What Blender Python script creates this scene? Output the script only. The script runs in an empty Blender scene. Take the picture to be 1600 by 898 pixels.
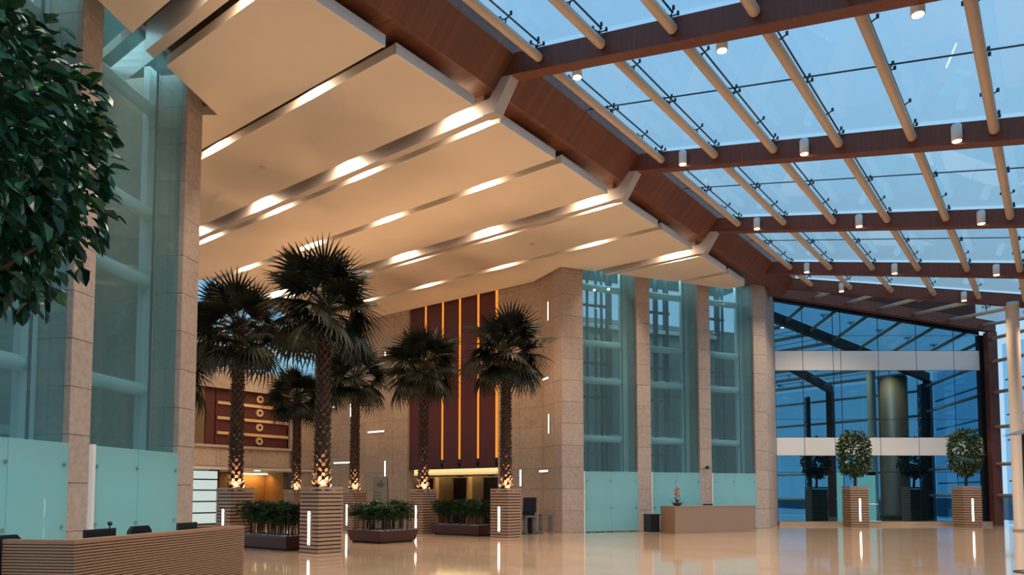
import bpy, math, random
from mathutils import Vector, Matrix
random.seed(7)
R = math.radians
scene = bpy.context.scene
col = scene.collection

# ------------------------------------------------------------------ camera, world, exposure
CAM_H = 1.6
cd = bpy.data.cameras.new('camera'); cam = bpy.data.objects.new('camera', cd); col.objects.link(cam)
cam.location = (0, 0, CAM_H); cam.rotation_euler = (R(90 + 3.2), 0, 0)
cd.sensor_width = 36; cd.lens = 24.93; cd.shift_y = 0.1625; cd.clip_end = 900
scene.camera = cam
vs = scene.view_settings
vs.view_transform = 'Standard'; vs.look = 'None'; vs.gamma = 1; vs.use_curve_mapping = False
vs.exposure = 0.12
scene.cycles.use_denoising = True
scene.cycles.max_bounces = 10; scene.cycles.transparent_max_bounces = 16
scene.cycles.diffuse_bounces = 4; scene.cycles.glossy_bounces = 4
scene.cycles.sample_clamp_indirect = 4.0
scene.cycles.caustics_reflective = False; scene.cycles.caustics_refractive = False

W = bpy.data.worlds.new('dusk_sky'); scene.world = W; W.use_nodes = True
wn = W.node_tree.nodes; wl = W.node_tree.links; wn.clear()
tc = wn.new('ShaderNodeTexCoord'); sep = wn.new('ShaderNodeSeparateXYZ'); ramp = wn.new('ShaderNodeValToRGB')
bg = wn.new('ShaderNodeBackground'); wo = wn.new('ShaderNodeOutputWorld')
wl.new(tc.outputs['Generated'], sep.inputs[0]); wl.new(sep.outputs['Z'], ramp.inputs[0])
wl.new(ramp.outputs[0], bg.inputs[0]); wl.new(bg.outputs[0], wo.inputs[0])
re = ramp.color_ramp.elements
re[0].position = 0.0; re[0].color = (0.38, 0.57, 0.73, 1)
re[1].position = 1.0; re[1].color = (0.16, 0.38, 0.68, 1)
e = ramp.color_ramp.elements.new(0.35); e.color = (0.275, 0.50, 0.70, 1)
bg.inputs[1].default_value = 1.15

# ------------------------------------------------------------------ frames of the building
S0 = Vector((-2.41, 14.77, 0)); PHI = R(-37.7)            # roof frame: x = across (towards facade), y = along the spine
AX = Vector((math.cos(PHI), math.sin(PHI), 0)); BX = Vector((-math.sin(PHI), math.cos(PHI), 0))
def roofpt(s, t, z=0.0): return S0 + AX * s + BX * t + Vector((0, 0, z))
def to_st(x, y):
    d = Vector((x, y, 0)) - S0; return d.dot(AX), d.dot(BX)
H = 11.0                                                  # underside of ceiling panels
ZB = lambda s: 11.78 - 0.209 * s                          # underside of roof beams
BEAMS = [-9.85, -3.45, 2.93, 9.30, 15.75, 22.20]
RIBS = [-9.85, -3.40, 2.93, 9.30, 15.75]
S_FAC = 14.5

# ------------------------------------------------------------------ mesh helpers
class MB:
    def __init__(s): s.v = []; s.f = []
    def poly(s, pts):
        b = len(s.v); s.v += [tuple(p) for p in pts]; s.f.append(tuple(range(b, b + len(pts)))); return s
    def hexa(s, p):                                       # 8 points: bottom ring 0-3 ccw, top ring 4-7
        b = len(s.v); s.v += [tuple(q) for q in p]
        for q in ((3, 2, 1, 0), (4, 5, 6, 7), (0, 1, 5, 4), (1, 2, 6, 5), (2, 3, 7, 6), (3, 0, 4, 7)): s.f.append(tuple(b + i for i in q))
        return s
    def box(s, x0, x1, y0, y1, z0, z1, tx=0, ty=0):       # tx, ty: top grows by this much each side
        return s.hexa([(x0, y0, z0), (x1, y0, z0), (x1, y1, z0), (x0, y1, z0),
                       (x0 - tx, y0 - ty, z1), (x1 + tx, y0 - ty, z1), (x1 + tx, y1 + ty, z1), (x0 - tx, y1 + ty, z1)])
    def prism(s, pts, z0, z1):
        n = len(pts); b = len(s.v)
        area = sum(pts[i][0] * pts[(i + 1) % n][1] - pts[(i + 1) % n][0] * pts[i][1] for i in range(n))
        if area < 0: pts = pts[::-1]
        s.v += [(p[0], p[1], z0) for p in pts] + [(p[0], p[1], z1) for p in pts]
        s.f.append(tuple(b + i for i in range(n))[::-1]); s.f.append(tuple(b + n + i for i in range(n)))
        for i in range(n): j = (i + 1) % n; s.f.append((b + i, b + j, b + n + j, b + n + i))
        return s
    def sweep_y(s, prof, y0, y1):                         # profile in x,z swept along y
        n = len(prof); b = len(s.v)
        s.v += [(p[0], y0, p[1]) for p in prof] + [(p[0], y1, p[1]) for p in prof]
        s.f.append(tuple(b + i for i in range(n))); s.f.append(tuple(b + n + i for i in range(n))[::-1])
        for i in range(n): j = (i + 1) % n; s.f.append((b + j, b + i, b + n + i, b + n + j))
        return s
    def tube(s, pts, rad, n=10, cap=True):
        pts = [Vector(p) for p in pts]; m = len(pts)
        rads = rad if isinstance(rad, (list, tuple)) else [rad] * m
        b = len(s.v)
        for i, p in enumerate(pts):
            d = (pts[min(i + 1, m - 1)] - pts[max(i - 1, 0)]).normalized()
            a = d.orthogonal().normalized() if abs(d.z) < 0.9 else Vector((1, 0, 0))
            a = (a - d * a.dot(d)).normalized()
            if abs(d.z) < 0.9: a = (Vector((0, 0, 1)) - d * d.z).normalized()
            c = d.cross(a)
            for k in range(n):
                w = 2 * math.pi * k / n; q = p + (a * math.cos(w) + c * math.sin(w)) * rads[i]; s.v.append(tuple(q))
        for i in range(m - 1):
            for k in range(n):
                k2 = (k + 1) % n; s.f.append((b + i * n + k, b + i * n + k2, b + (i + 1) * n + k2, b + (i + 1) * n + k))
        if cap:
            s.f.append(tuple(b + k for k in range(n))[::-1]); s.f.append(tuple(b + (m - 1) * n + k for k in range(n)))
        return s
    def lathe(s, prof, c=(0, 0, 0), n=16):                # prof: (r, z)
        b = len(s.v); m = len(prof)
        for r, z in prof:
            for k in range(n):
                w = 2 * math.pi * k / n; s.v.append((c[0] + r * math.cos(w), c[1] + r * math.sin(w), c[2] + z))
        for i in range(m - 1):
            for k in range(n):
                k2 = (k + 1) % n; s.f.append((b + i * n + k, b + i * n + k2, b + (i + 1) * n + k2, b + (i + 1) * n + k))
        s.f.append(tuple(b + k for k in range(n))[::-1]); s.f.append(tuple(b + (m - 1) * n + k for k in range(n)))
        return s
    def mesh(s, name, m=None, smooth=False):
        me = bpy.data.meshes.new(name); me.from_pydata(s.v, [], s.f); me.update()
        if m: me.materials.append(m)
        if smooth:
            for p in me.polygons: p.use_smooth = True
        return me
    def build(s, name, m, parent=None, smooth=False, loc=None, rz=0):
        return inst(name, s.mesh(name, m, smooth), parent, loc, rz)

def inst(name, me, parent=None, loc=None, rz=0, scale=None, rot=None):
    o = bpy.data.objects.new(name, me); col.objects.link(o)
    if parent: o.parent = parent
    if loc is not None: o.location = loc
    if rz: o.rotation_euler = (0, 0, rz)
    if rot is not None: o.rotation_euler = rot
    if scale is not None: o.scale = scale
    return o
def empty(name, loc=(0, 0, 0), rz=0):
    o = bpy.data.objects.new(name, None); col.objects.link(o); o.location = loc; o.rotation_euler = (0, 0, rz); o.empty_display_size = .2
    return o
def tag(o, label=None, cat=None, group=None, kind=None):
    if label: o['label'] = label
    if cat: o['category'] = cat
    if group: o['group'] = group
    if kind: o['kind'] = kind
    return o
def thing(name, label, cat, loc=(0, 0, 0), rz=0, group=None): return tag(empty(name, loc, rz), label, cat, group)
def struct(name, label, cat, loc=(0, 0, 0), rz=0): return tag(empty(name, loc, rz), label, cat, None, 'structure')
ORD = ['first', 'second', 'third', 'fourth', 'fifth', 'sixth', 'seventh', 'eighth', 'ninth', 'tenth', 'eleventh', 'twelfth']
def spot(name, parent, loc, power, color, size=70, blend=0.6, rot=(0, 0, 0), rad=0.06):
    l = bpy.data.lights.new(name, 'SPOT'); l.energy = power; l.color = color; l.spot_size = R(size); l.spot_blend = blend; l.shadow_soft_size = rad
    o = bpy.data.objects.new(name, l); col.objects.link(o); o.parent = parent; o.location = loc; o.rotation_euler = rot
    return o
def area(name, parent, loc, power, color, sx, sy, rot=(0, 0, 0)):
    l = bpy.data.lights.new(name, 'AREA'); l.energy = power; l.color = color; l.shape = 'RECTANGLE'; l.size = sx; l.size_y = sy
    o = bpy.data.objects.new(name, l); col.objects.link(o); o.parent = parent; o.location = loc; o.rotation_euler = rot
    return o

# ------------------------------------------------------------------ materials
def new_mat(name):
    m = bpy.data.materials.new(name); m.use_nodes = True; n = m.node_tree.nodes; n.clear()
    return m, n, m.node_tree.links
def pbr(name, c1, c2=None, rough=.5, metal=0, scale=6, stretch=(1, 1, 1), bump=0, vary=0, spec=.5, detail=6, coat=0, coords='Object'):
    m, n, l = new_mat(name)
    out = n.new('ShaderNodeOutputMaterial'); p = n.new('ShaderNodeBsdfPrincipled'); l.new(p.outputs[0], out.inputs[0])
    p.inputs['Roughness'].default_value = rough; p.inputs['Metallic'].default_value = metal
    p.inputs['Specular IOR Level'].default_value = spec; p.inputs['Coat Weight'].default_value = coat
    c1 = tuple(c1) + (1,); c2 = tuple(c2) + (1,) if c2 else c1
    t = n.new('ShaderNodeTexCoord'); mp = n.new('ShaderNodeMapping'); mp.inputs['Scale'].default_value = stretch
    nz = n.new('ShaderNodeTexNoise'); nz.inputs['Scale'].default_value = scale; nz.inputs['Detail'].default_value = detail
    if coords == 'World':
        g = n.new('ShaderNodeNewGeometry'); l.new(g.outputs['Position'], mp.inputs[0])
    else: l.new(t.outputs['Object'], mp.inputs[0])
    l.new(mp.outputs[0], nz.inputs['Vector'])
    cr = n.new('ShaderNodeValToRGB'); cr.color_ramp.elements[0].color = c1; cr.color_ramp.elements[1].color = c2
    cr.color_ramp.elements[0].position = .35; cr.color_ramp.elements[1].position = .65
    l.new(nz.outputs[0], cr.inputs[0]); src = cr.outputs[0]
    if vary:
        oi = n.new('ShaderNodeObjectInfo'); mr = n.new('ShaderNodeMapRange')
        mr.inputs['To Min'].default_value = 1 - vary; mr.inputs['To Max'].default_value = 1 + vary
        l.new(oi.outputs['Random'], mr.inputs['Value'])
        hs = n.new('ShaderNodeHueSaturation'); l.new(mr.outputs[0], hs.inputs['Value']); l.new(src, hs.inputs['Color']); src = hs.outputs[0]
    l.new(src, p.inputs['Base Color'])
    if bump:
        bp = n.new('ShaderNodeBump'); bp.inputs['Strength'].default_value = bump; bp.inputs['Distance'].default_value = .02
        l.new(nz.outputs[0], bp.inputs['Height']); l.new(bp.outputs[0], p.inputs['Normal'])
    return m
def emit(name, c, s):
    m, n, l = new_mat(name); o = n.new('ShaderNodeOutputMaterial'); e = n.new('ShaderNodeEmission')
    e.inputs[0].default_value = tuple(c) + (1,); e.inputs[1].default_value = s; l.new(e.outputs[0], o.inputs[0]); return m
def glass(name, trans, gloss=(1, 1, 1), ior=1.45, diff=0, diffc=(.5, .7, .7), rough=0.0, gl_min=0.0, transluc=.5):
    m, n, l = new_mat(name); o = n.new('ShaderNodeOutputMaterial')
    t = n.new('ShaderNodeBsdfTransparent'); t.inputs[0].default_value = tuple(trans) + (1,)
    cur = t.outputs[0]
    if diff:
        d = n.new('ShaderNodeBsdfDiffuse'); d.inputs[0].default_value = tuple(diffc) + (1,)
        tr = n.new('ShaderNodeBsdfTranslucent'); tr.inputs[0].default_value = tuple(diffc) + (1,)
        mx = n.new('ShaderNodeMixShader'); mx.inputs[0].default_value = transluc; l.new(d.outputs[0], mx.inputs[1]); l.new(tr.outputs[0], mx.inputs[2])
        m2 = n.new('ShaderNodeMixShader'); m2.inputs[0].default_value = diff; l.new(cur, m2.inputs[1]); l.new(mx.outputs[0], m2.inputs[2]); cur = m2.outputs[0]
    g = n.new('ShaderNodeBsdfGlossy'); g.inputs['Color'].default_value = tuple(gloss) + (1,); g.inputs['Roughness'].default_value = rough
    lw = n.new('ShaderNodeLayerWeight'); lw.inputs[0].default_value = .5          # Schlick reflectance, the same on both faces of the pane
    fr = n.new('ShaderNodeMath'); fr.operation = 'POWER'; l.new(lw.outputs['Facing'], fr.inputs[0]); fr.inputs[1].default_value = 5.0
    f0 = max(gl_min, ((ior - 1) / (ior + 1)) ** 2)
    mr = n.new('ShaderNodeMapRange'); mr.inputs['To Min'].default_value = f0; mr.inputs['To Max'].default_value = .9; l.new(fr.outputs[0], mr.inputs['Value'])
    m3 = n.new('ShaderNodeMixShader'); l.new(mr.outputs[0], m3.inputs[0]); l.new(cur, m3.inputs[1]); l.new(g.outputs[0], m3.inputs[2])
    l.new(m3.outputs[0], o.inputs[0]); return m

M = {}
M['ceil'] = pbr('ceiling_plaster', (.84, .74, .62), (.80, .70, .58), .6, scale=.6)
M['ceil_edge'] = pbr('panel_edge_paint', (.80, .74, .68), rough=.35)
M['rib'] = pbr('rib_satin_metal', (.72, .64, .58), rough=.3, metal=.35)
M['slab'] = pbr('ceiling_void', (.10, .055, .035), rough=.8)
M['wood'] = pbr('fascia_veneer', (.150, .050, .024), (.20, .072, .036), .4, scale=3, stretch=(1, 14, 1), vary=.16, bump=.05, coords='Object')
M['beamwood'] = pbr('beam_veneer', (.135, .036, .018), (.17, .050, .026), .45, scale=2, stretch=(10, 1, 1), bump=.04)
M['purlin'] = pbr('purlin_paint', (.66, .50, .37), rough=.4)
M['steel'] = pbr('dark_fitting', (.03, .045, .06), rough=.35, metal=.6)
M['skyglass'] = glass('skylight_glass', (.96, .99, 1.0), (.9, .95, 1), 1.35)
M['clear'] = glass('clear_glass', (.80, .90, .92), (1, 1, 1), 1.45)
M['blueglass'] = glass('blue_tinted_glass', (.66, .84, .94), (1, 1, 1), 1.45)
M['teal'] = glass('teal_frosted_glass', (.68, .85, .89), (1, 1, 1), 1.3, diff=.16, diffc=(.42, .68, .72), transluc=.5)
M['teal_low'] = glass('teal_etched_glass', (.5, .8, .8), (1, 1, 1), 1.4, diff=.9, diffc=(.40, .74, .77), transluc=.45)
M['mirror'] = glass('dark_reflective_glass', (.03, .06, .09), (.26, .64, .90), 1.5, diff=.55, diffc=(.008, .018, .03), gl_min=.50, transluc=.1)
M['stone'] = pbr('travertine', (.50, .385, .28), (.41, .31, .215), .5, scale=7, bump=.15, vary=.07, detail=9, coords='World')
M['stone_grey'] = pbr('bush_hammered_stone', (.49, .40, .335), (.40, .32, .265), .62, scale=9, bump=.35, vary=.06, detail=10, coords='World')
M['joint'] = pbr('stone_joint', (.25, .18, .13), rough=.9)
M['white'] = pbr('white_paint', (.80, .80, .78), rough=.4)
M['shaft'] = pbr('shaft_wall_paint', (.30, .38, .38), rough=.6)
M['liftcar'] = pbr('lift_car_green', (.35, .62, .48), rough=.5)
M['band'] = pbr('spandrel_panel', (.92, .89, .83), rough=.18, spec=.6)
M['tube'] = pbr('white_tube', (.80, .84, .84), rough=.35)
M['red'] = pbr('maroon_panel', (.085, .018, .015), (.10, .022, .018), .5, scale=4, stretch=(12, 12, .3))
M['maroon'] = pbr('maroon_lacquer', (.050, .011, .009), rough=.4)
M['gold'] = pbr('gold_trim', (.70, .46, .22), rough=.4)
M['bronze'] = pbr('bronze_cladding', (.30, .21, .11), (.26, .18, .09), .35, metal=.5, scale=2, stretch=(1, 1, 8))
M['darkdoor'] = pbr('lift_door_metal', (.035, .024, .015), rough=.25, metal=.7)
M['brownwall'] = pbr('brown_panelling', (.13, .06, .025), (.16, .075, .03), .5, scale=3)
M['slat'] = pbr('planter_wood', (.42, .27, .175), (.36, .225, .14), .5, scale=5, stretch=(2, 2, 14), vary=.06)
M['slot'] = pbr('planter_groove', (.05, .025, .015), rough=.8)
M['desk'] = pbr('desk_oak', (.36, .205, .115), (.31, .172, .095), .45, scale=6, stretch=(2, 2, 16))
M['deskgap'] = pbr('desk_groove', (.12, .065, .035), rough=.7)
M['deskR'] = pbr('desk_taupe', (.34, .23, .165), (.30, .20, .14), .4, scale=4, stretch=(3, 3, 10))
M['soil'] = pbr('soil', (.05, .03, .02), rough=1)
M['pebble'] = pbr('pebbles', (.6, .55, .5), rough=.7)
M['trunk'] = pbr('palm_trunk', (.03, .018, .012), (.055, .032, .02), .9, scale=12, bump=.5)
M['scale'] = pbr('palm_leaf_base', (.115, .058, .034), (.03, .018, .012), .8, scale=9, coords='World')
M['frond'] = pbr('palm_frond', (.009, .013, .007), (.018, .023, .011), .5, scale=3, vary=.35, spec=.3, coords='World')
M['petiole'] = pbr('palm_petiole', (.06, .05, .022), rough=.6)
M['leaf'] = pbr('ficus_leaf', (.007, .044, .019), (.028, .110, .040), .32, scale=4, vary=.5, coords='World')
M['leaf2'] = pbr('tree_leaf', (.022, .060, .016), (.075, .115, .030), .45, scale=5, coords='World')
M['leaf3'] = pbr('lady_palm_leaf', (.016, .058, .018), (.035, .085, .026), .45, scale=5, coords='World')
M['bark'] = pbr('bark', (.07, .045, .03), rough=.9, scale=10, bump=.4)
M['black'] = pbr('black_plastic', (.012, .013, .016), rough=.35)
M['screen'] = pbr('dark_screen', (.01, .012, .03), rough=.12)
M['chrome'] = pbr('brushed_steel', (.6, .6, .6), rough=.25, metal=1)
M['grey'] = pbr('grey_steel', (.16, .15, .15), rough=.35, metal=.5)
M['flower'] = pbr('orange_petals', (.62, .20, .07), (.7, .32, .12), .5, scale=9)
M['pillar'] = pbr('pillar_paint', (.66, .52, .40), rough=.45)
M['kerb'] = pbr('marble_kerb', (.60, .42, .28), rough=.2)
M['soffit'] = pbr('soffit_white', (.72, .68, .58), rough=.5)
M['cream'] = pbr('cream_cladding', (.50, .41, .28), rough=.5)  # paler colour carrying the cove light on the lobby wall
M['asphalt'] = pbr('paving', (.08, .09, .11), rough=.8)
M['tower'] = pbr('tower_cladding', (.28, .40, .50), rough=.5)
M['towerwin'] = pbr('tower_window', (.03, .07, .12), rough=.15)
M['L_warm'] = emit('lamp_warm', (1, .80, .55), 14)
M['L_white'] = emit('lamp_white', (1, .93, .80), 5)
M['L_bar'] = emit('lamp_bar', (1, .84, .70), 2.6)
M['L_orange'] = emit('lamp_orange', (1, .30, .035), 1.0)
M['L_cove'] = emit('lamp_cove', (1, .82, .48), 3.5)
M['L_door'] = emit('backlit_panel', (.72, .84, .78), .75)  # door panes glow by themselves, nothing lights them from behind

# floor: polished marble
m, n, l = new_mat('polished_marble'); M['floor'] = m
out = n.new('ShaderNodeOutputMaterial'); p = n.new('ShaderNodeBsdfPrincipled'); l.new(p.outputs[0], out.inputs[0])
geo = n.new('ShaderNodeNewGeometry'); mp = n.new('ShaderNodeMapping'); mp.inputs['Rotation'].default_value = (0, 0, -PHI)
l.new(geo.outputs['Position'], mp.inputs[0])
mp2 = n.new('ShaderNodeMapping'); mp2.inputs['Scale'].default_value = (.5, 3.0, 1); l.new(mp.outputs[0], mp2.inputs[0])
nz = n.new('ShaderNodeTexNoise'); nz.inputs['Scale'].default_value = 2.2; nz.inputs['Detail'].default_value = 8; l.new(mp2.outputs[0], nz.inputs['Vector'])
cr = n.new('ShaderNodeValToRGB'); cr.color_ramp.elements[0].color = (.46, .325, .215, 1); cr.color_ramp.elements[1].color = (.58, .425, .295, 1)
cr.color_ramp.elements[0].position = .35; cr.color_ramp.elements[1].position = .68; l.new(nz.outputs[0], cr.inputs[0])
bk = n.new('ShaderNodeTexBrick'); bk.inputs['Scale'].default_value = 1.0; bk.inputs['Mortar Size'].default_value = .004
bk.inputs['Brick Width'].default_value = 1.2; bk.inputs['Row Height'].default_value = .6
bk.inputs['Color1'].default_value = (1, 1, 1, 1); bk.inputs['Color2'].default_value = (.92, .90, .88, 1); bk.inputs['Mortar'].default_value = (.72, .68, .64, 1)
l.new(mp.outputs[0], bk.inputs['Vector'])
mx = n.new('ShaderNodeMixRGB'); mx.blend_type = 'MULTIPLY'; mx.inputs[0].default_value = 1; l.new(cr.outputs[0], mx.inputs[1]); l.new(bk.outputs[0], mx.inputs[2])
l.new(mx.outputs[0], p.inputs['Base Color']); p.inputs['Roughness'].default_value = .07; p.inputs['Specular IOR Level'].default_value = .5
n2 = n.new('ShaderNodeTexNoise'); n2.inputs['Scale'].default_value = 1.6; n2.inputs['Detail'].default_value = 2; l.new(mp.outputs[0], n2.inputs['Vector'])
bp = n.new('ShaderNodeBump'); bp.inputs['Strength'].default_value = .05; bp.inputs['Distance'].default_value = .01; l.new(n2.outputs[0], bp.inputs['Height']); l.new(bp.outputs[0], p.inputs['Normal'])

UNIT = {}
def slab_piece(name, mat, parent, x0, x1, y0, y1, z0, z1):
    """one box-shaped piece that shares a unit-cube mesh per material"""
    if mat not in UNIT: UNIT[mat] = MB().box(-.5, .5, -.5, .5, -.5, .5).mesh('piece_' + mat, M[mat])
    return inst(name, UNIT[mat], parent, ((x0 + x1) / 2, (y0 + y1) / 2, (z0 + z1) / 2), scale=(x1 - x0, y1 - y0, z1 - z0))
def stone_face(parent, mat, x0, x1, z0, z1, y, tw, th, proud=.03, gap=.012):
    """individual stone slabs laid on the face y of a wall whose outside is -y"""
    nx = max(1, round((x1 - x0) / tw)); nzr = max(1, round((z1 - z0) / th))
    dx = (x1 - x0) / nx; dz = (z1 - z0) / nzr
    for i in range(nx):
        for k in range(nzr):
            pr = proud + random.uniform(0, .005)
            slab_piece('stone_panel', mat, parent, x0 + i * dx + gap / 2, x0 + (i + 1) * dx - gap / 2, y - pr, y + .001, z0 + k * dz + gap / 2, z0 + (k + 1) * dz - gap / 2)
def stone_side(parent, mat, y0, y1, z0, z1, x, sgn, tw, th, proud=.03, gap=.012):
    ny = max(1, round((y1 - y0) / tw)); nzr = max(1, round((z1 - z0) / th)); dy = (y1 - y0) / ny; dz = (z1 - z0) / nzr
    for i in range(ny):
        for k in range(nzr):
            pr = proud + random.uniform(0, .005); a, b = (x - .001, x + pr) if sgn > 0 else (x - pr, x + .001)
            slab_piece('stone_panel', mat, parent, a, b, y0 + i * dy + gap / 2, y0 + (i + 1) * dy - gap / 2, z0 + k * dz + gap / 2, z0 + (k + 1) * dz - gap / 2)

# ================================================================== STRUCTURE
fl = MB().poly([(-24, -6, 0), (30, -6, 0), (30, 46, 0), (-24, 46, 0)]).build('floor', M['floor'])
tag(fl, 'polished beige marble floor with mirror-like reflections', 'floor', None, 'structure')
gr = MB().poly([(-300, -200, -.06), (300, -200, -.06), (300, 400, -.06), (-300, 400, -.06)]).build('ground', M['asphalt'])
tag(gr, 'dark paving outside the building beyond the glass', 'ground', None, 'structure')

# ---- ceiling of suspended panels
LWO = Vector((-7.68, 16.75)); LU = Vector((.1374, .9905))
P2 = Vector((.97, 31.13)); P3 = Vector((2.05, 29.03)); M0 = Vector((-11.16, 40.8))
def region(off):
    e = .32 if off else -.05
    return [roofpt(0 if off else .15, -10.3), roofpt(0 if off else .15, 21.05), roofpt(-.1 if off else .1, 21.25),
            Vector((11.2, 32.66, 0)), Vector((2.03, 28.95, 0)), Vector((.95, 31.05, 0)), Vector((-11.1, 40.45, 0)),
            Vector((-13.3, 31.1, 0)), Vector((-16.8, 28.8, 0)), Vector((-16.8, 17.25, 0)),
            Vector((-7.64 + e, 17.14, 0)), Vector((-7.64 + e - .1374 * 10.9, 17.14 - .9905 * 10.6, 0))]
def clip(poly, nrm, d, keep_less):
    out = []
    for i in range(len(poly)):
        a, b = poly[i], poly[(i + 1) % len(poly)]
        fa, fb = a.dot(nrm) - d, b.dot(nrm) - d
        if not keep_less: fa, fb = -fa, -fb
        if fa <= 0: out.append(a)
        if (fa < 0 < fb) or (fb < 0 < fa): out.append(a + (b - a) * (fa / (fa - fb)))
    return out
def strip(poly, t0, t1):
    b = S0.dot(BX); return clip(clip(poly, BX, b + t0, False), BX, b + t1, True)
ceil = struct('ceiling', 'suspended ceiling of large cream panels with dark lit slots between them', 'ceiling')
slabm = MB(); slabm.prism([(q.x, q.y) for q in region(False)], 11.75, 11.95); slabm.build('ceiling_void', M['slab'], ceil)
REG = region(True)
edges = []
for k in range(len(RIBS)):
    c0 = RIBS[k]; c1 = RIBS[k + 1] if k + 1 < len(RIBS) else 22.2
    mid = (c0 + c1) / 2 - .05
    edges.append((c0 + .49, mid - .15)); edges.append((mid + .15, min(c1 - .49, 21.3)))
for (t0, t1) in edges:
    pl = strip(REG, t0, t1)
    if len(pl) < 3: continue
    mb = MB(); mb.prism([(q.x, q.y) for q in pl], H, H + .22)
    o = mb.build('ceiling_panel', M['ceil'], ceil)
    # thin white edge profile along the hall side
    eb = MB(); a0, a1 = roofpt(.02, t0), roofpt(.02, min(t1, 21.0)); c0_, c1_ = roofpt(-.04, t0), roofpt(-.04, min(t1, 21.0))
    eb.prism([(a0.x, a0.y), (a1.x, a1.y), (c1_.x, c1_.y), (c0_.x, c0_.y)], H - .015, H + .235)
    eb.build('edge_profile', M['ceil_edge'], o)
# side cheeks of the ribs (white elbow brackets that climb the fascia)
for c in RIBS:
    pl = strip(REG, c - .12, c + .12)
    pl = clip(pl, AX, S0.dot(AX) + 0.0, True)
    rb = MB(); rb.prism([(q.x, q.y) for q in pl], H - .10, H + .5)
    o = rb.build('ceiling_rib', M['rib'], ceil)
    el = MB().sweep_y([(-.02, 10.9), (.36, 10.86), (.93, 11.70), (.80, 11.90), (.20, 11.25), (-.02, 11.25)], c - .16, c + .16)
    el.build('elbow', M['rib'], o, loc=S0, rz=PHI)
# small ceiling fitting
for (s, t) in ((-7.0, 1.2), (-4.5, 11.0)):
    q = roofpt(s, t, H); MB().lathe([(.09, -.03), (.09, .0)], (q.x, q.y, q.z), 12).build('smoke_detector', M['rib'], ceil)

# ---- spine fascia of wood planks
spine = struct('trim_1', 'long red-brown wood fascia between cream ceiling and glass skylight', 'fascia', S0, PHI)
core_prof = [(-1.0, 11.56), (.34, 11.46), (.93, 12.06), (.93, 12.40), (-1.0, 12.40)]
MB().sweep_y(core_prof, -10.2, 25.6).build('fascia_core', M['slab'], spine)
pkm = MB().sweep_y([(.36, 11.40), (.98, 12.05), (.98, 12.36), (.90, 12.36), (.90, 12.08), (.31, 11.46)], -.0685, .0685).mesh('plank', M['wood'])
pk2 = MB().sweep_y([(-.9, 11.48), (.36, 11.40), (.31, 11.46), (-.9, 11.54)], -.0685, .0685).mesh('soffit_plank', M['wood'])
tt = -10.1
while tt < 25.4:
    inst('plank', pkm, spine, (0, tt, 0)); inst('soffit_plank', pk2, spine, (0, tt, 0)); tt += .14

# ---- roof beams
def zb_line(s): return ZB(s)
NAMES = {-9.85: 'overhead behind the camera view', -3.45: 'nearest the camera, above the top of the view', 2.93: 'nearest visible skylight beam at top of the picture',
         9.30: 'second skylight beam with three white lamps', 15.75: 'third skylight beam from the camera', 22.20: 'fourth skylight beam from the camera'}
def beam_mesh(s0, s1, w=.17, h=.52):
    return MB().hexa([(s0, -w, ZB(s0)), (s1, -w, ZB(s1)), (s1, w, ZB(s1)), (s0, w, ZB(s0)),
                      (s0, -w, ZB(s0) + h), (s1, -w, ZB(s1) + h), (s1, w, ZB(s1) + h), (s0, w, ZB(s0) + h)])
for t in BEAMS:
    o = beam_mesh(.6, S_FAC + .1).build('roof_beam', M['beamwood'], None, loc=S0 + BX * t, rz=PHI)
    tag(o, 'red-brown wood roof beam, ' + NAMES[t], 'beam', 'sloping wood roof beams')
# beam 5 fans out to the facade corner
b5a = Vector((13.35, 34.45, 0)); b5b = roofpt(S_FAC, 28.65)
d5 = (b5b - b5a); L5 = d5.length; a5 = math.atan2(d5.y, d5.x)
def beam_between(pa, pb, za, zb, w, h):
    d = (pb - pa).normalized(); nn = Vector((-d.y, d.x, 0)) * w
    P = lambda q, z: (q.x, q.y, z)
    return MB().hexa([P(pa - nn, za), P(pb - nn, zb), P(pb + nn, zb), P(pa + nn, za), P(pa - nn, za + h), P(pb - nn, zb + h), P(pb + nn, zb + h), P(pa + nn, za + h)])
def zb_at(q): s, t = to_st(q.x, q.y); return ZB(s)
b5 = beam_between(b5a, b5b, zb_at(b5a), zb_at(b5b), .17, .52).build('roof_beam', M['beamwood'])
tag(b5, 'red-brown wood roof beam fanning out just before the dark glass end wall', 'beam', 'sloping wood roof beams')
YC = 36.8; XC0, XC1 = 13.75, 24.62
b6a = Vector((13.3, YC - .32, 0)); b6b = Vector((25.05, YC - .32, 0))
pf = thing('portal_frame', 'brown wood portal with post framing the dark glass end wall', 'beam')
beam_between(b6a, b6b, zb_at(b6a) - .05, zb_at(b6b) - .05, .18, .55).build('edge_beam', M['beamwood'], pf)
MB().box(24.62, 25.1, YC - .5, YC - .14, 0, zb_at(b6b) - .05).build('post', M['beamwood'], pf)

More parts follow.
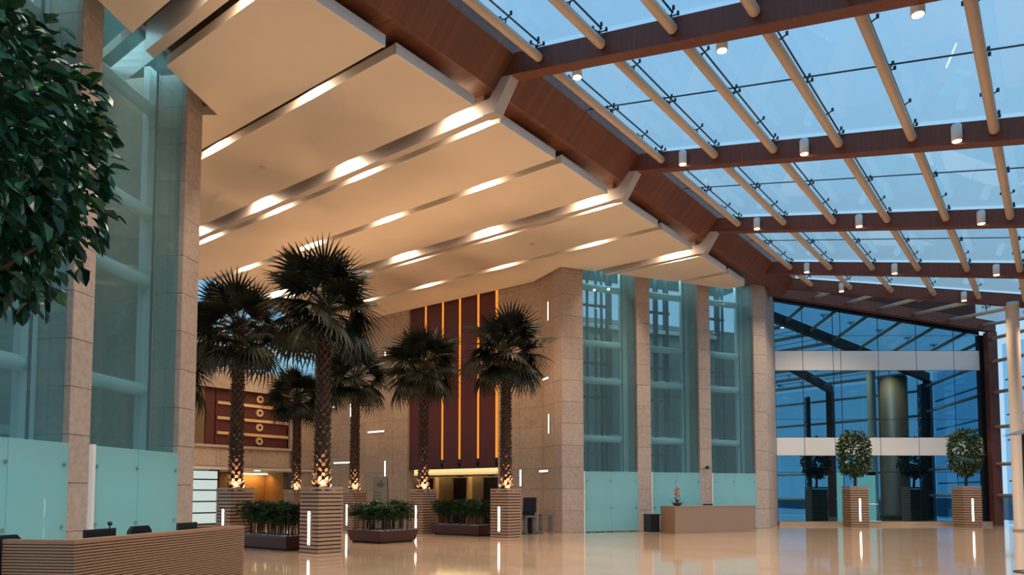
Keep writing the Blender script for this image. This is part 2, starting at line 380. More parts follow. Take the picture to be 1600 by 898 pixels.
# ---- skylight purlins, spiders, panes
PS = [1.74 + 1.655 * k for k in range(8)]
sp = MB()
def spider(arms):
    mb = MB(); mb.tube([(0, 0, 0), (0, 0, .16)], .018, 6)
    for w in arms:
        dx, dy = math.cos(w) * .15, math.sin(w) * .15
        mb.tube([(0, 0, .13), (dx, dy, .20)], .016, 5); mb.tube([(dx, dy, .18), (dx, dy, .25)], .03, 8)
    return mb.mesh('spider_fitting', M['steel'])
SP4 = spider([R(45), R(135), R(225), R(315)]); SP2 = spider([R(0), R(180)])
sky = struct('window_1', 'sloping frameless glass skylight showing blue dusk sky', 'skylight', S0, PHI)
BAYN = ['behind the view', 'top edge bay before the nearest beam', 'bay behind the nearest visible beam', 'bay between second and third beams', 'bay between third and fourth beams', 'short bay past the fourth beam']
slope = math.atan(.209)
def t_end5(s): q0 = to_st(b5a.x, b5a.y); q1 = (S_FAC, 28.65); return q0[1] + (s - q0[0]) / (q1[0] - q0[0]) * (q1[1] - q0[1])
for bi in range(6):
    tA = BEAMS[bi]
    seams = [1.0] + PS + [S_FAC]
    zg = lambda s: ZB(s) + .60
    for k, s in enumerate(PS):
        tB = BEAMS[bi + 1] if bi < 5 else t_end5(s)
        zc = ZB(s) + .24
        if bi >= 1:
            pr = thing('skylight_purlin', 'beige round purlin, %s from the wood fascia, %s' % (ORD[k], BAYN[bi]), 'purlin', roofpt(s, tA), PHI, 'skylight purlins')
            MB().tube([(0, .17, zc), (0, tB - tA - .23, zc), (0, tB - tA - .18, zc)], [.105, .105, .085], 12).build('pipe', M['purlin'], pr, True)
            fr = [.2, .5, .77, .955] if bi < 5 else [.75]
            for i, f in enumerate(fr):
                inst('spider_fitting', SP4 if i in (1, 3) else SP2, pr, (0, f * (tB - tA), zc + .10))
    for k in range(len(seams) - 1):
        s0, s1 = seams[k] + .012, seams[k + 1] - .012
        for hlf in range(2 if bi < 5 else 1):
            def tq(s, e):
                a = tA + .19; b = (BEAMS[bi + 1] if bi < 5 else t_end5(s)) - .19
                if bi == 5: return a if e == 0 else b
                mid = (a + b) / 2
                return (a, mid - .012)[e] if hlf == 0 else (mid + .012, b)[e]
            pts = [(s0, tq(s0, 0)), (s1, tq(s1, 0)), (s1, tq(s1, 1)), (s0, tq(s0, 1))]
            MB().hexa([(x, y, zg(x)) for x, y in pts] + [(x, y, zg(x) + .02) for x, y in pts]).build('glass_pane', M['skyglass'], sky)
for bi in range(1, 6):
    tA = BEAMS[bi] + .19
    for s in PS:
        tB = (BEAMS[bi + 1] if bi < 5 else t_end5(s)) - .19
        MB().hexa([(s - .016, tA, ZB(s) + .59), (s + .016, tA, ZB(s) + .59), (s + .016, tB, ZB(s) + .59), (s - .016, tB, ZB(s) + .59),
                   (s - .016, tA, ZB(s) + .615), (s + .016, tA, ZB(s) + .615), (s + .016, tB, ZB(s) + .615), (s - .016, tB, ZB(s) + .615)]).build('silicone_joint', M['steel'], sky)
    if bi < 5:
        tm_ = (BEAMS[bi] + BEAMS[bi + 1]) / 2
        MB().hexa([(1.0, tm_ - .016, ZB(1.0) + .59), (S_FAC, tm_ - .016, ZB(S_FAC) + .59), (S_FAC, tm_ + .016, ZB(S_FAC) + .59), (1.0, tm_ + .016, ZB(1.0) + .59),
                   (1.0, tm_ - .016, ZB(1.0) + .615), (S_FAC, tm_ - .016, ZB(S_FAC) + .615), (S_FAC, tm_ + .016, ZB(S_FAC) + .615), (1.0, tm_ + .016, ZB(1.0) + .615)]).build('silicone_joint', M['steel'], sky)
# end bay panes and rods
yb = YC - .5
endx = [15.6, 17.3, 19.0, 20.8, 22.6, 24.3]
def y5(x): return b5a.y + (x - b5a.x) / (b5b.x - b5a.x) * (b5b.y - b5a.y)
for i, x in enumerate(endx):
    ya = y5(x) + .2; q0 = Vector((x, ya, 0)); q1 = Vector((x + .1, yb, 0))
    pr = thing('skylight_purlin', 'short beige rod, %s from the left, over the end bay by the dark glass wall' % ORD[i], 'purlin', (0, 0, 0), 0, 'skylight purlins')
    MB().tube([(q1.x, q1.y, zb_at(q1) + .2), (q0.x, q0.y, zb_at(q0) + .2)], .085, 10).build('pipe', M['purlin'], pr, True)
    if i:
        qm = (q0 + q1) / 2; inst('spider_fitting', SP4, pr, (qm.x, qm.y, zb_at(qm) + .28))
xs = [13.9] + endx + [25.2]
for i in range(len(xs) - 1):
    a, b = xs[i] + .012, xs[i + 1] - .012
    pts = [Vector((a, y5(a) + .15, 0)), Vector((b, y5(b) + .15, 0)), Vector((b, YC, 0)), Vector((a, YC, 0))]
    mb = MB().hexa([(q.x, q.y, zb_at(q) + .56) for q in pts] + [(q.x, q.y, zb_at(q) + .58) for q in pts])
    o = mb.build('glass_pane', M['skyglass'], sky); o.matrix_parent_inverse = (Matrix.Translation(S0) @ Matrix.Rotation(PHI, 4, 'Z')).inverted()

# ---- cylinder lamps on beams
lampb = MB().lathe([(.115, 0), (.115, .36), (.09, .40)], (0, 0, 0), 16).mesh('lamp_body', M['white'], True)
lampl = MB().lathe([(.095, -.006), (.095, .01)], (0, 0, 0), 16).mesh('lamp_lens', M['L_warm'])
BN = {-9.85: 'beam behind the camera', -3.45: 'beam above the camera view', 2.93: 'nearest visible beam', 9.30: 'second beam', 15.75: 'third beam', 22.20: 'fourth beam'}
for t, nm in BN.items():
    for k in range(3):
        s = 2.45 + 3.42 * k; side = (.17 + .125) if t == 2.93 else -(.17 + .125)
        z = ZB(s) + (-.10 if t == 2.93 else .02)
        lt = thing('cylinder_downlight', 'white cylinder downlight on the %s, %s from the wood fascia' % (nm, ORD[k]), 'lamp', roofpt(s, t + side, z), 0, 'white cylinder downlights')
        inst('lamp_body', lampb, lt); inst('lamp_lens', lampl, lt)
        spot('downlight_spot', lt, (0, 0, -.03), 740, (1, .80, .61), 130, .8)
for k, f in enumerate((.18, .52, .745)):
    q = b5a + d5 * f + Vector((d5.y, -d5.x, 0)).normalized() * .30
    lt = thing('cylinder_downlight', 'white cylinder downlight on the fanned last beam, %s from the left' % ORD[k], 'lamp', (q.x, q.y, zb_at(q) + .02), 0, 'white cylinder downlights')
    inst('lamp_body', lampb, lt); inst('lamp_lens', lampl, lt); spot('downlight_spot', lt, (0, 0, -.03), 800, (1, .80, .60), 130, .8)

# ---- recessed lamps in the ceiling slots
def inside(pt, poly):
    c = False; n_ = len(poly); j = n_ - 1
    for i in range(n_):
        if (poly[i].y > pt.y) != (poly[j].y > pt.y) and pt.x < (poly[j].x - poly[i].x) * (pt.y - poly[i].y) / (poly[j].y - poly[i].y) + poly[i].x: c = not c
        j = i
    return c
dl_b = MB().lathe([(.10, 0), (.10, .16)], (0, 0, 0), 12).mesh('can', M['rib']); dl_l = MB().lathe([(.075, -.006), (.075, .004)], (0, 0, 0), 12).mesh('lens', M['L_warm'])
slots = []
for k, c in enumerate(RIBS):
    if c < -4: continue
    slots += [(c - .33, .85, 'near side of the %s ceiling rib' % ORD[k - 1]), (c + .33, .85, 'far side of the %s ceiling rib' % ORD[k - 1])]
for k in range(1, 5):
    c1 = RIBS[k + 1] if k + 1 < 5 else 22.2
    slots.append(((RIBS[k] + c1) / 2 - .05, 2.85, 'thin slot after the %s ceiling rib' % ORD[k - 1]))
for (t, s_first, nm) in slots:
    k = 0
    while True:
        s = -(s_first + 4.35 * k)
        q = roofpt(s, t)
        if not inside(q, REG) or k > 4: break
        lt = thing('slot_downlight', 'small warm spotlight in the %s, %s from the fascia' % (nm, ORD[k]), 'lamp', (q.x, q.y, 11.34), 0, 'recessed slot spotlights')
        inst('can', dl_b, lt); inst('lens', dl_l, lt)
        area('slot_light', lt, (0, 0, -.03), 105, (1, .76, .55), .18, .07, (0, 0, PHI))
        k += 1

# ---- lift cores with frosted glass bays
def core(name, label, loc, rz, cols, x_end, side_out):
    w = struct(name, label, 'wall', (loc[0], loc[1], 0), rz)
    zt = 11.7
    for ci, (a, b) in enumerate(cols):
        MB().box(a + .03, b - .03, .03, .75, 0, zt).build('column_core', M['joint'], w)
        stone_face(w, 'stone_grey', a, b, 0, zt, .03, 1.4, .9)
        stone_side(w, 'stone_grey', 0, .75, 0, zt, a + .03, -1, .8, .9); stone_side(w, 'stone_grey', 0, .75, 0, zt, b - .03, 1, .8, .9)
    return w
def glass_bays(wname, label, loc, rz, bays, seed, rails=True, door=False):
    rnd = random.Random(seed)
    g = struct(wname, label, 'glass wall', (loc[0], loc[1], 0), rz)
    for (a, b) in bays:
        # upper panes: main and narrow side pane
        e_ = b - .38
        for (p, q) in ((a + .01, e_ - .006), (e_ + .006, b - .01)):
            MB().box(p, q, .12, .135, 2.55, 11.7).build('glass_pane', M['teal'], g)
        # lower etched panels with bolts, slightly proud
        xm = (a + b) / 2
        for (p, q) in ((a + .04, xm - .005), (xm + .005, b - .01)):
            o = MB().box(p, q, -.02, 0.0, .03, 2.53).build('etched_panel', M['teal_low'], g)
            for bx in ((p + .12, q - .05) if p < xm - .1 else (q - .12,)):
                for bz in (1.0, 2.13):
                    MB().tube([(bx, -.05, bz), (bx, .1, bz)], .03, 8).build('bolt', M['chrome'], o)
        MB().box(a - .02, a + .03, -.03, .12, 0, 2.53).build('panel_edge', M['white'], g)
        # horizontal tubes behind the glass
        for hz in (3.95, 6.45, 8.05, 10.5):
            MB().tube([(a + .02, .62, hz), (b - .36, .62, hz), (b - .28, .62, hz)], [.15, .15, .10], 14).build('cross_tube', M['tube'], g, True)
        MB().box(b - .40, b - .02, .70, .85, 0, 11.7).build('inner_pilaster', M['white'], g)
        MB().tube([(b - .46, .45, 0), (b - .46, .45, 11.6)], .03, 6).build('guide_cable', M['steel'], g)
        if rails:
            for i in range(7):
                x = a + .12 + (b - a - .75) * (i / 6) + rnd.uniform(-.1, .1); y = rnd.uniform(.9, 2.2)
                MB().box(x - .035, x + .035, y, y + .12, 0, 11.6).build('guide_rail', M['steel'], g)
            for hz in (3.3, 5.8, 7.3, 9.9):
                MB().box(a + .3, b - .6, 1.3, 1.42, hz, hz + .10).build('rail_bracket', M['steel'], g)
        else:
            MB().box(a + .15, a + .19, 1.6, 1.65, 0, 11.6).build('guide_rail', M['steel'], g)
            MB().box(a + 1.25, a + 1.45, 1.6, 1.8, 0, 11.6).build('inner_mullion', M['shaft'], g)
            for i in range(5): MB().box(a + .1, a + .7, 1.3, 1.33, 2.6 + i * .42, 2.63 + i * .42).build('ladder_rung', M['steel'], g)
    return g
RL = (2.05, 29.03); RR = R(22.3)
rc = [(0, 1.0), (3.62, 4.30), (6.86, 7.50), (9.98, 10.72)]
wr = core('wall_right', 'stone piers of the far lift core between frosted glass bays', RL, RR, rc, 10.72, True)
stone_side(wr, 'stone', .75, 2.8, 0, 11.7, .03, -1, .85, .9)
MB().box(.03, 1.0, .75, 2.9, 0, 11.7).build('core_wall', M['joint'], wr)
glass_bays('window_2', 'far lift core glazed with teal frosted glass in three bays', RL, RR, [(1.0, 3.62), (4.30, 6.86), (7.50, 9.98)], 3)
MB().box(1.0, 13.6, 3.1, 3.2, 0, 9.9).build('rear_wall', M['shaft'], wr)
MB().box(.0, 10.7, .0, 3.2, 11.7, 11.8).build('core_roof', M['shaft'], wr)
area('shaft_light', wr, (5.6, 1.2, 11.6), 150, (.72, .96, 1), 9, 1.2)
area('panel_backlight', wr, (5.6, .45, 1.3), 26, (.72, .95, 1), 9, 2.2, (R(-90), 0, 0))
for i, (a_, b_) in enumerate(((1.15, 2.2), (4.6, 5.6), (7.7, 8.5))):
    MB().box(a_, b_, 2.5, 3.0, 3.2, 6.2).build('lift_car', M['liftcar'], wr)
for x in (1.0, 3.9, 7.1, 10.2): MB().box(x, x + .2, 2.9, 3.1, 0, 11.7).build('rear_mullion', M['steel'], wr)
for i, z in enumerate((1.0, 4.2, 6.9, 9.4)): MB().box(1.0, 10.4, 2.9, 3.05, z, z + .18).build('rear_transom', M['tube'], wr)
# oblique end wall joining the dark glass wall
q0 = Vector(RL) + Vector((math.cos(RR), math.sin(RR))) * 10.70; q1 = Vector((13.78, YC + .05))
dv = q1 - q0; wend = struct('wall_end', 'narrow oblique stone wall joining the lift core and the dark glass wall', 'wall', (q0.x, q0.y, 0), math.atan2(dv.y, dv.x))
MB().box(0, dv.length, .03, .4, 0, 11.9).build('core_wall', M['joint'], wend); stone_face(wend, 'stone_grey', 0, dv.length, 0, 11.7, .03, 1.4, .9)
LL = (LWO.x, LWO.y); LR = R(82.1)
lc = [(-9.7, -9.15), (-6.95, -6.40), (-3.72, -3.18), (-.37, .27)]
wl_ = core('wall_left', 'stone piers of the near lift core between tall frosted glass bays', LL, LR, lc, .27, True)
glass_bays('window_3', 'near lift core glazed with tall teal frosted glass panes', LL, LR, [(-9.15, -6.95), (-6.40, -3.72), (-3.18, -.37)], 5, rails=False)
MB().box(-.37, .27, .75, 3.2, 0, 11.7).build('core_wall', M['stone'], wl_)
MB().box(-9.7, .27, 3.2, 3.3, 0, 11.7).build('rear_wall', M['shaft'], wl_)
MB().box(-9.7, .27, .0, 3.3, 11.7, 11.8).build('core_roof', M['shaft'], wl_)
area('shaft_light', wl_, (-4.8, 1.0, 11.6), 105, (.72, .95, 1), 9, 1.6)
area('panel_backlight', wl_, (-4.8, .45, 1.3), 34, (.70, 1, .93), 9, 2.2, (R(-90), 0, 0))
for x in (-9.2, -6.8, -4.9, -3.4, -1.6): MB().box(x, x + .12, 3.1, 3.2, 0, 11.7).build('rear_mullion', M['steel'], wl_)
for z in (.0, 2.9, 5.6, 8.4): MB().box(-9.2, -.3, 3.1, 3.2, z, z + .2).build('rear_transom', M['tube'], wl_)
# white return strip beside the pier
MB().box(-3.18, -3.08, -.06, .0, 0, 2.55).build('white_jamb', M['white'], wl_)

# ---- back wall with recessed maroon panel
BQ = (P2.x, P2.y)
wb = struct('wall_back', 'travertine back wall with thin light bars and a lift lobby opening', 'wall', (P2.x, P2.y, 0), PHI)
zt = 11.7
MB().box(-2.04, .45, .03, .45, 0, zt).build('core_wall', M['joint'], wb); stone_face(wb, 'stone', -2.04, .45, 0, zt, .03, 1.05, .9)
MB().box(-15.7, -7.93, .03, .45, 0, zt).build('core_wall', M['joint'], wb); stone_face(wb, 'stone', -15.6, -7.93, 0, zt, .03, 1.1, .9)
stone_side(wb, 'stone', .03, .45, 0, zt, -7.93, 1, .6, .9)
MB().box(-13.7, -13.5, .45, 4.0, 0, 3.2).build('lobby_wall', M['bronze'], wb)
MB().box(-2.04, -1.8, .45, 4.0, 0, 3.2).build('lobby_wall', M['bronze'], wb)
rp = thing('maroon_wall_panel', 'tall maroon wall panel with glowing orange vertical strips above the lift lobby', 'panel', (P2.x - BX.x * .18, P2.y - BX.y * .18, 0), PHI)
bq = [-7.93, -6.79, -5.61, -4.48, -3.31, -2.20]
for i in range(5):
    MB().box(bq[i] + .07, bq[i + 1] - .07, .26, .34, 2.88, zt).build('panel_board', M['red'], rp)
MB().box(-7.9, -2.06, .36, .44, 2.86, zt).build('backing', M['slot'], rp)
MB().box(-7.9, -2.06, .24, .60, 2.80, 2.88).build('bottom_rail', M['maroon'], rp)
for i in range(1, 6):
    o = MB().box(bq[i] - .095, bq[i] + .095, .28, .34, 3.25, zt).build('orange_strip', M['L_orange'], rp)
    MB().box(bq[i] - .085, bq[i] + .085, .24, .36, 3.06, 3.25).build('strip_cap', M['slot'], rp)
# lift lobby behind
lb = struct('wall_lobby', 'bronze clad lift lobby wall with dark lift doors under a glowing cove', 'wall', (P2.x, P2.y, 0), PHI)
MB().box(-13.6, -1.8, 3.6, 3.9, 0, 3.3).build('cladding', M['bronze'], lb)
MB().box(-13.6, -1.8, .5, 3.9, 3.22, 3.3).build('lobby_ceiling', M['brownwall'], lb)
MB().box(-13.4, -2.1, 3.30, 3.40, 3.15, 3.21).build('cove_strip', M['L_cove'], lb)
MB().box(-13.5, -2.1, 3.55, 3.61, 2.62, 3.2).build('upper_cladding', M['cream'], lb)  # lighter strip painted in for cove light grazing the upper wall
area('cove_light', lb, (-7.8, 3.2, 3.12), 85, (1, .80, .50), 11, .2, (R(25), 0, 0))
for i, x in enumerate((-9.9, -7.44, -5.28)):
    d = struct('door_%d' % (i + 1), 'dark metal lift door, %s in the lobby' % ('left one', 'middle one', 'right one')[i], 'door', (P2.x, P2.y, 0), PHI)
    MB().box(x - .55, x - .005, 3.5, 3.62, 0, 2.45).build('door_leaf', M['darkdoor'], d)
    MB().box(x + .005, x + .55, 3.5, 3.62, 0, 2.45).build('door_leaf', M['darkdoor'], d)
    MB().hexa([(x + .50, 3.3, 0), (x + .75, 3.3, 0), (x + .75, 3.6, 0), (x + .50, 3.6, 0), (x + .62, 3.3, 2.5), (x + .75, 3.3, 2.5), (x + .75, 3.6, 2.5), (x + .62, 3.6, 2.5)]).build('slanted_jamb', M['gold'], d)
    MB().box(x - .6, x - .54, 3.4, 3.6, 0, 2.5).build('jamb', M['bronze'], d)
    MB().box(x - .2, x + .2, 3.44, 3.5, 2.5, 2.6).build('floor_indicator', M['black'], d)
    MB().box(x - 1.0, x - .93, 3.55, 3.6, 1.05, 1.25).build('call_button', M['screen'], d)

# ---- light bars on the stone walls (position along the wall, height, vertical?)
def bar(loc, rz, x, z, vert, ln, lab, y=-.01):
    b = thing('wall_light_bar', lab, 'lamp', (loc[0], loc[1], 0), rz, 'light bars on the stone walls')
    h = (.035, ln / 2) if vert else (ln / 2, .035)
    MB().box(x - h[0] - .015, x + h[0] + .015, y - .03, y + .0, z - h[1] - .015, z + h[1] + .015).build('housing', M['rib'], b)
    MB().box(x - h[0], x + h[0], y - .045, y - .03, z - h[1], z + h[1]).build('light_strip', M['L_bar'], b)
bar(BQ, PHI, -14.13, 6.45, False, .8, 'short horizontal light bar high beside the big palm trunk')
bar(BQ, PHI, -13.07, 3.3, False, 1.35, 'horizontal light bar low between big palm and next trunk')
bar(BQ, PHI, -12.36, 6.14, True, .75, 'vertical light bar hugging a slim palm trunk')
bar(BQ, PHI, -10.3, 4.87, False, 1.25, 'horizontal light bar on stone between two palms')
bar(BQ, PHI, -9.56, 2.9, True, .8, 'vertical light bar above the glass directory sign')
bar(BQ, PHI, -9.63, 8.85, True, .5, 'vertical light bar high left of the maroon panel')
bar(BQ, PHI, -.72, 2.3, True, .72, 'vertical light bar beside the rightmost slatted palm planter')
CS = (P3.x, P3.y); CSR = R(22.3 - 90)      # side face of the far core: local x runs towards the camera
def cbar(x, z, vert, ln, lab):
    bar((P3.x + math.cos(R(112.3)) * 2.42, P3.y + math.sin(R(112.3)) * 2.42), R(-67.7), x, z, vert, ln, lab, y=-.02)
cbar(1.23, 9.44, True, .8, 'vertical light bar near the top of the core side wall')
cbar(1.26, 4.57, True, .82, 'vertical light bar midway up the core side wall')
cbar(.95, 6.55, False, .55, 'slanting light bar half hidden by the rightmost palm')
cbar(.66, 2.57, False, 1.0, 'horizontal light bar low on the core side wall')

# ---- mezzanine facade on the left
MR = PHI + R(90)
mz = struct('wall_mezzanine', 'stone and maroon mezzanine front beyond the palms', 'wall', (M0.x, M0.y, 0), MR)
MB().box(-12, 0.3, .03, .4, 7.0, 8.08).build('core_wall', M['joint'], mz); stone_face(mz, 'stone', -12, 0, 7.12, 8.1, .03, 1.5, 1.2)
slab_piece('cornice', 'stone', mz, -12, -1.0, -.12, .03, 6.98, 7.12)
MB().box(-12, 0.3, .03, 4.2, 2.84, 2.98).build('slab', M['soffit'], mz)
stone_face(mz, 'stone', -12, -1.95, 3.0, 3.95, .03, 1.5, 1.4); MB().box(-12, 0, .03, .3, 2.98, 4.0).build('core_wall', M['joint'], mz)
slab_piece('cornice', 'stone', mz, -12, -1.8, -.12, .03, 3.95, 4.08)
stone_face(mz, 'stone', -1.75, 0, 3.0, 7.1, .03, 1.8, 1.0); MB().box(-1.8, 0.3, .03, .4, 2.98, 7.1).build('core_wall', M['joint'], mz)
MB().box(-1.95, -1.75, -.08, .1, 4.08, 6.98).build('stone_pilaster', M['stone'], mz)
MB().box(-12, -1.8, .30, .38, 4.0, 7.0).build('backing', M['slot'], mz)
slab_piece('side_panel', 'bronze', mz, -9.6, -6.80, .2, .3, 4.1, 6.98)
slab_piece('side_panel', 'red', mz, -6.77, -6.28, .18, .3, 4.1, 6.98)
for (z0_, z1_, zr) in ((4.1, 4.67, 4.40), (4.75, 5.44, 5.14), (5.52, 6.22, 5.92), (6.30, 6.98, 6.66)):
    slab_piece('maroon_board', 'red', mz, -6.22, -1.97, .2, .3, z0_, z1_)
    o = MB().tube([(-3.74, .1, zr), (-3.74, .22, zr)], .20, 20).build('porthole_ring', M['gold'], mz)
    MB().tube([(-3.74, .08, zr), (-3.74, .12, zr)], .085, 16).build('porthole_glass', M['black'], o)
for zr in (4.71, 5.48, 6.26): slab_piece('gold_bar', 'gold', mz, -6.15, -1.97, .10, .24, zr - .075, zr + .075)
# under the mezzanine
MB().box(-12, 5, 4.0, 4.2, 0, 2.9).build('rear_wall', M['brownwall'], mz)
MB().box(-.8, -.5, 2.2, 4.0, 0, 2.84).build('partition', M['brownwall'], mz)
MB().box(-1.4, 0.2, .1, .5, 0, 2.9).build('stone_return', M['stone'], mz)
MB().box(-2.7, -.9, 3.6, 3.7, 2.72, 2.78).build('yellow_cove', M['L_cove'], mz)
area('yellow_cove_light', mz, (-1.8, 3.45, 2.7), 60, (1, .62, .15), 1.6, .15, (R(20), 0, 0))
for x in (-8.3, -3.6): MB().lathe([(.16, -.01), (.16, .01)], (x, .5, 2.835), 14).build('soffit_light', M['L_white'], mz)
for x in (-7.2, -2.4): MB().box(x, x + .9, .5, .7, 2.80, 2.85).build('soffit_strip', M['soffit'], mz)
area('soffit_glow', mz, (-5, 1.2, 2.8), 60, (1, .85, .6), 8, .5)
ent = struct('door_4', 'white glazed doors with black horizontal bars under the mezzanine', 'door', (M0.x, M0.y, 0), MR)
zs = [0.05, .62, 1.2, 1.78, 2.33, 2.8]
for i in range(5): MB().box(-8.6, -5.6, .9, .92, zs[i] + .03, zs[i + 1] - .03).build('door_pane', M['L_door'], ent)
for z in zs: MB().box(-8.65, -5.55, .86, .94, z - .035, z + .035).build('door_bar', M['black'], ent)
for x in (-8.65, -5.6, -7.3): MB().box(x - .04, x + .04, .86, .94, 0, 2.83).build('door_stile', M['black'], ent)
# clerestory above
cl = struct('window_4', 'clerestory glazing above the mezzanine showing pale sky', 'window', (M0.x, M0.y, 0), MR)
for i in range(6): MB().box(-12 + i * 2 + .02, -10 + i * 2 - .02, .2, .22, 7.87, 13).build('glass_pane', M['clear'], cl)
for i in range(7): MB().box(-12 + i * 2 - .04, -12 + i * 2 + .04, .16, .28, 7.85, 13).build('mullion', M['white'], cl)
for z in (9.3, 10.7): MB().box(-12, 0, .16, .28, z, z + .14).build('transom', M['white'], cl)

# ---- dark reflective end wall
cw = struct('window_5', 'dark blue reflective glass end wall with two pale spandrel bands', 'glass wall', (0, YC, 0))
mx_ = []
for px in (1213.5, 1257.5, 1305.5, 1317.5, 1376.5, 1436.5, 1495.5, 1536): mx_.append((px - 800) / 1106.3 * YC)
def ztop(x): return ZB(.791 * (x - S0.x) - .6115 * (YC - S0.y)) + .1
rows = [(.18, 2.70), (2.72, 3.56), (4.53, 5.45), (5.47, 8.02), (9.08, 9.86)]
for i in range(7):
    a, b = mx_[i] + .015, mx_[i + 1] - .015
    for r_, (z0, z1) in enumerate(rows):
        if i == 2 and r_ < 1: continue
        if i in (3,) and r_ == 0: continue
        MB().box(a, b, 0, .03, z0, z1).build('glass_pane', M['mirror'], cw)
    za, zb_ = ztop(a), ztop(b)
    MB().hexa([(a, 0, 9.88), (b, 0, 9.88), (b, .03, 9.88), (a, .03, 9.88), (a, 0, max(za, 9.9)), (b, 0, max(zb_, 9.9)), (b, .03, max(zb_, 9.9)), (a, .03, max(za, 9.9))]).build('glass_pane', M['mirror'], cw)
    for (z0, z1) in ((3.58, 4.51), (8.04, 9.06)): MB().box(a, b, -.01, .05, z0, z1).build('spandrel_panel', M['band'], cw)
for x in mx_: MB().box(x - .02, x + .02, .0, .08, .15, max(ztop(x), 9.9)).build('mullion', M['steel'], cw)
MB().box(mx_[-1] + .02, 25.4, 0.05, .5, 0, 9.9).build('side_closer', M['black'], cw)
MB().box(mx_[0], 24.7, .5, .6, 0, 12.3).build('dark_backing', M['slot'], cw)
kb = MB().box(13.7, 25.1, YC - .35, YC + .3, 0, .17).build('trim_2', M['kerb']); tag(kb, 'low beige marble kerb under the dark glass wall', 'kerb', None, 'structure')
# entrance in the end wall
M['L_ent'] = emit('lit_vestibule', (.10, .34, .36), .75)  # teal glow put into the panes themselves, no lit room behind
en = struct('door_5', 'glass entrance door with teal light and steel push bar behind round tree', 'door', (0, YC, 0))
a, b, c = mx_[2] + .02, mx_[3] - .02, mx_[4]
MB().box(a, b, .02, .04, .18, 2.7).build('side_light', M['L_ent'], en)
MB().box(b + .05, c - .75, .03, .05, .18, 2.62).build('door_glass', M['mirror'], en)
MB().box(c - 1.25, c - .32, .0, .02, .18, 2.55).build('door_leaf', M['L_ent'], en)
MB().box(c - .30, c - .02, .0, .04, .18, 2.7).build('door_glass', M['mirror'], en)
MB().tube([(c - 1.5, -.08, 1.05), (c - .3, -.08, 1.05)], .035, 8).build('push_bar', M['chrome'], en)
MB().box(c - 1.6, c - .25, -.4, .05, .17, .2).build('threshold', M['white'], en)
MB().lathe([(.02, -.09), (.09, 0), (.02, .09)], (b + .12, -.05, 3.3), 12).build('round_lamp', M['L_white'], en)
MB().box(mx_[2], mx_[2] + .02, .02, .03, .18, 2.7).build('door_edge', M['steel'], en)

# ---- glass facade on the hall side
fc = struct('window_6', 'tall glass facade on the open side of the hall', 'glass wall', S0, PHI)
zf = ZB(S_FAC)
for k in range(6):
    t0, t1 = BEAMS[k], (BEAMS[k + 1] if k < 5 else 28.65)
    for j in range(3):
        a = t0 + (t1 - t0) * j / 3; b = t0 + (t1 - t0) * (j + 1) / 3
        MB().box(S_FAC + .25, S_FAC + .27, a + .02, b - .02, .05, zf + .4).build('glass_pane', M['clear'], fc)
    for z in (1.2, 3.0, 4.8, 6.6, 8.2): MB().tube([(S_FAC, t0 + .2, z), (S_FAC, t1 - .2, z)], .085, 8).build('facade_rod', M['purlin'], fc, True)
for t in BEAMS + [28.65]:
    MB().box(S_FAC - .25, S_FAC + .2, t - .2, t + .2, 0, zf + .05).build('facade_post', M['beamwood'], fc)
# return glazing beside the end wall
r0 = Vector((25.0, YC - .6)); r1 = Vector((b5b.x, b5b.y)); dr = r1 - r0
rg = struct('window_7', 'return glass wall with beige rods at the far right corner', 'glass wall', (r0.x, r0.y, 0), math.atan2(dr.y, dr.x))
for j in range(3): MB().box(dr.length * j / 3 + .02, dr.length * (j + 1) / 3 - .02, .3, .32, .05, 9.3).build('glass_pane', M['blueglass'], rg)
for i, z in enumerate((1.5, 3.1, 5.0, 6.8, 8.4, 9.6)): MB().tube([(-.1, -.15, z), (dr.length - .3, -.15, z)], .09, 10).build('facade_rod', M['purlin'], rg, True)
for z in (2.2, 4.3, 5.6, 7.4): MB().box(.1, dr.length - .2, .34, .40, z, z + .08).build('transom', M['white'], rg)
# round columns on the facade side
pl_ = MB().lathe([(.30, 0), (.30, .12), (.25, .16), (.25, 9.7), (.29, 9.75), (.29, 9.95)], (0, 0, 0), 24).build('round_pillar', M['pillar'], None, True, loc=(21.9, y5(21.9), 0))
tag(pl_, 'slim beige round pillar at the right edge carrying the last beam', 'pillar')
bc = MB().lathe([(.95, 0), (.95, .3), (.85, .35), (.85, 9.0)], (0, 0, 0), 32).build('round_pillar', M['brownwall'], None, True, loc=(24.3, 28.6, 0))
tag(bc, 'thick dark brown round pillar seen as a dark column in the end-wall reflection', 'pillar')
for i, (x, y) in enumerate(((20.9, 23.7), (25.55, 29.6))):
    mt = thing('light_mast', ('black mast of round lamps seen left in the end-wall reflection', 'black mast of round lamps seen right in the end-wall reflection')[i], 'mast', (x, y, 0), R(100), 'black lamp masts')
    MB().box(-.32, .32, -.12, .12, 0, 8.4).build('mast_frame', M['black'], mt)
    for k in range(11): MB().tube([(.0, .12, 1.2 + k * .62), (.0, .2, 1.2 + k * .62)], .2, 12).build('mast_lamp', M['chrome'], mt)
# city outside
tw = thing('office_tower', 'blue-grey office tower outside beyond the right corner glazing', 'building', (90, 96, 0), R(20))
MB().box(-14, 14, -10, 10, 0, 20).build('tower_body', M['tower'], tw)
wmesh = MB().box(-1.2, 1.2, -.1, .1, -.9, .9).mesh('tower_window', M['towerwin'])
for i in range(8):
    for k in range(5): inst('tower_window', wmesh, tw, (-12 + i * 3.4, -10.05, 3 + k * 3.5))

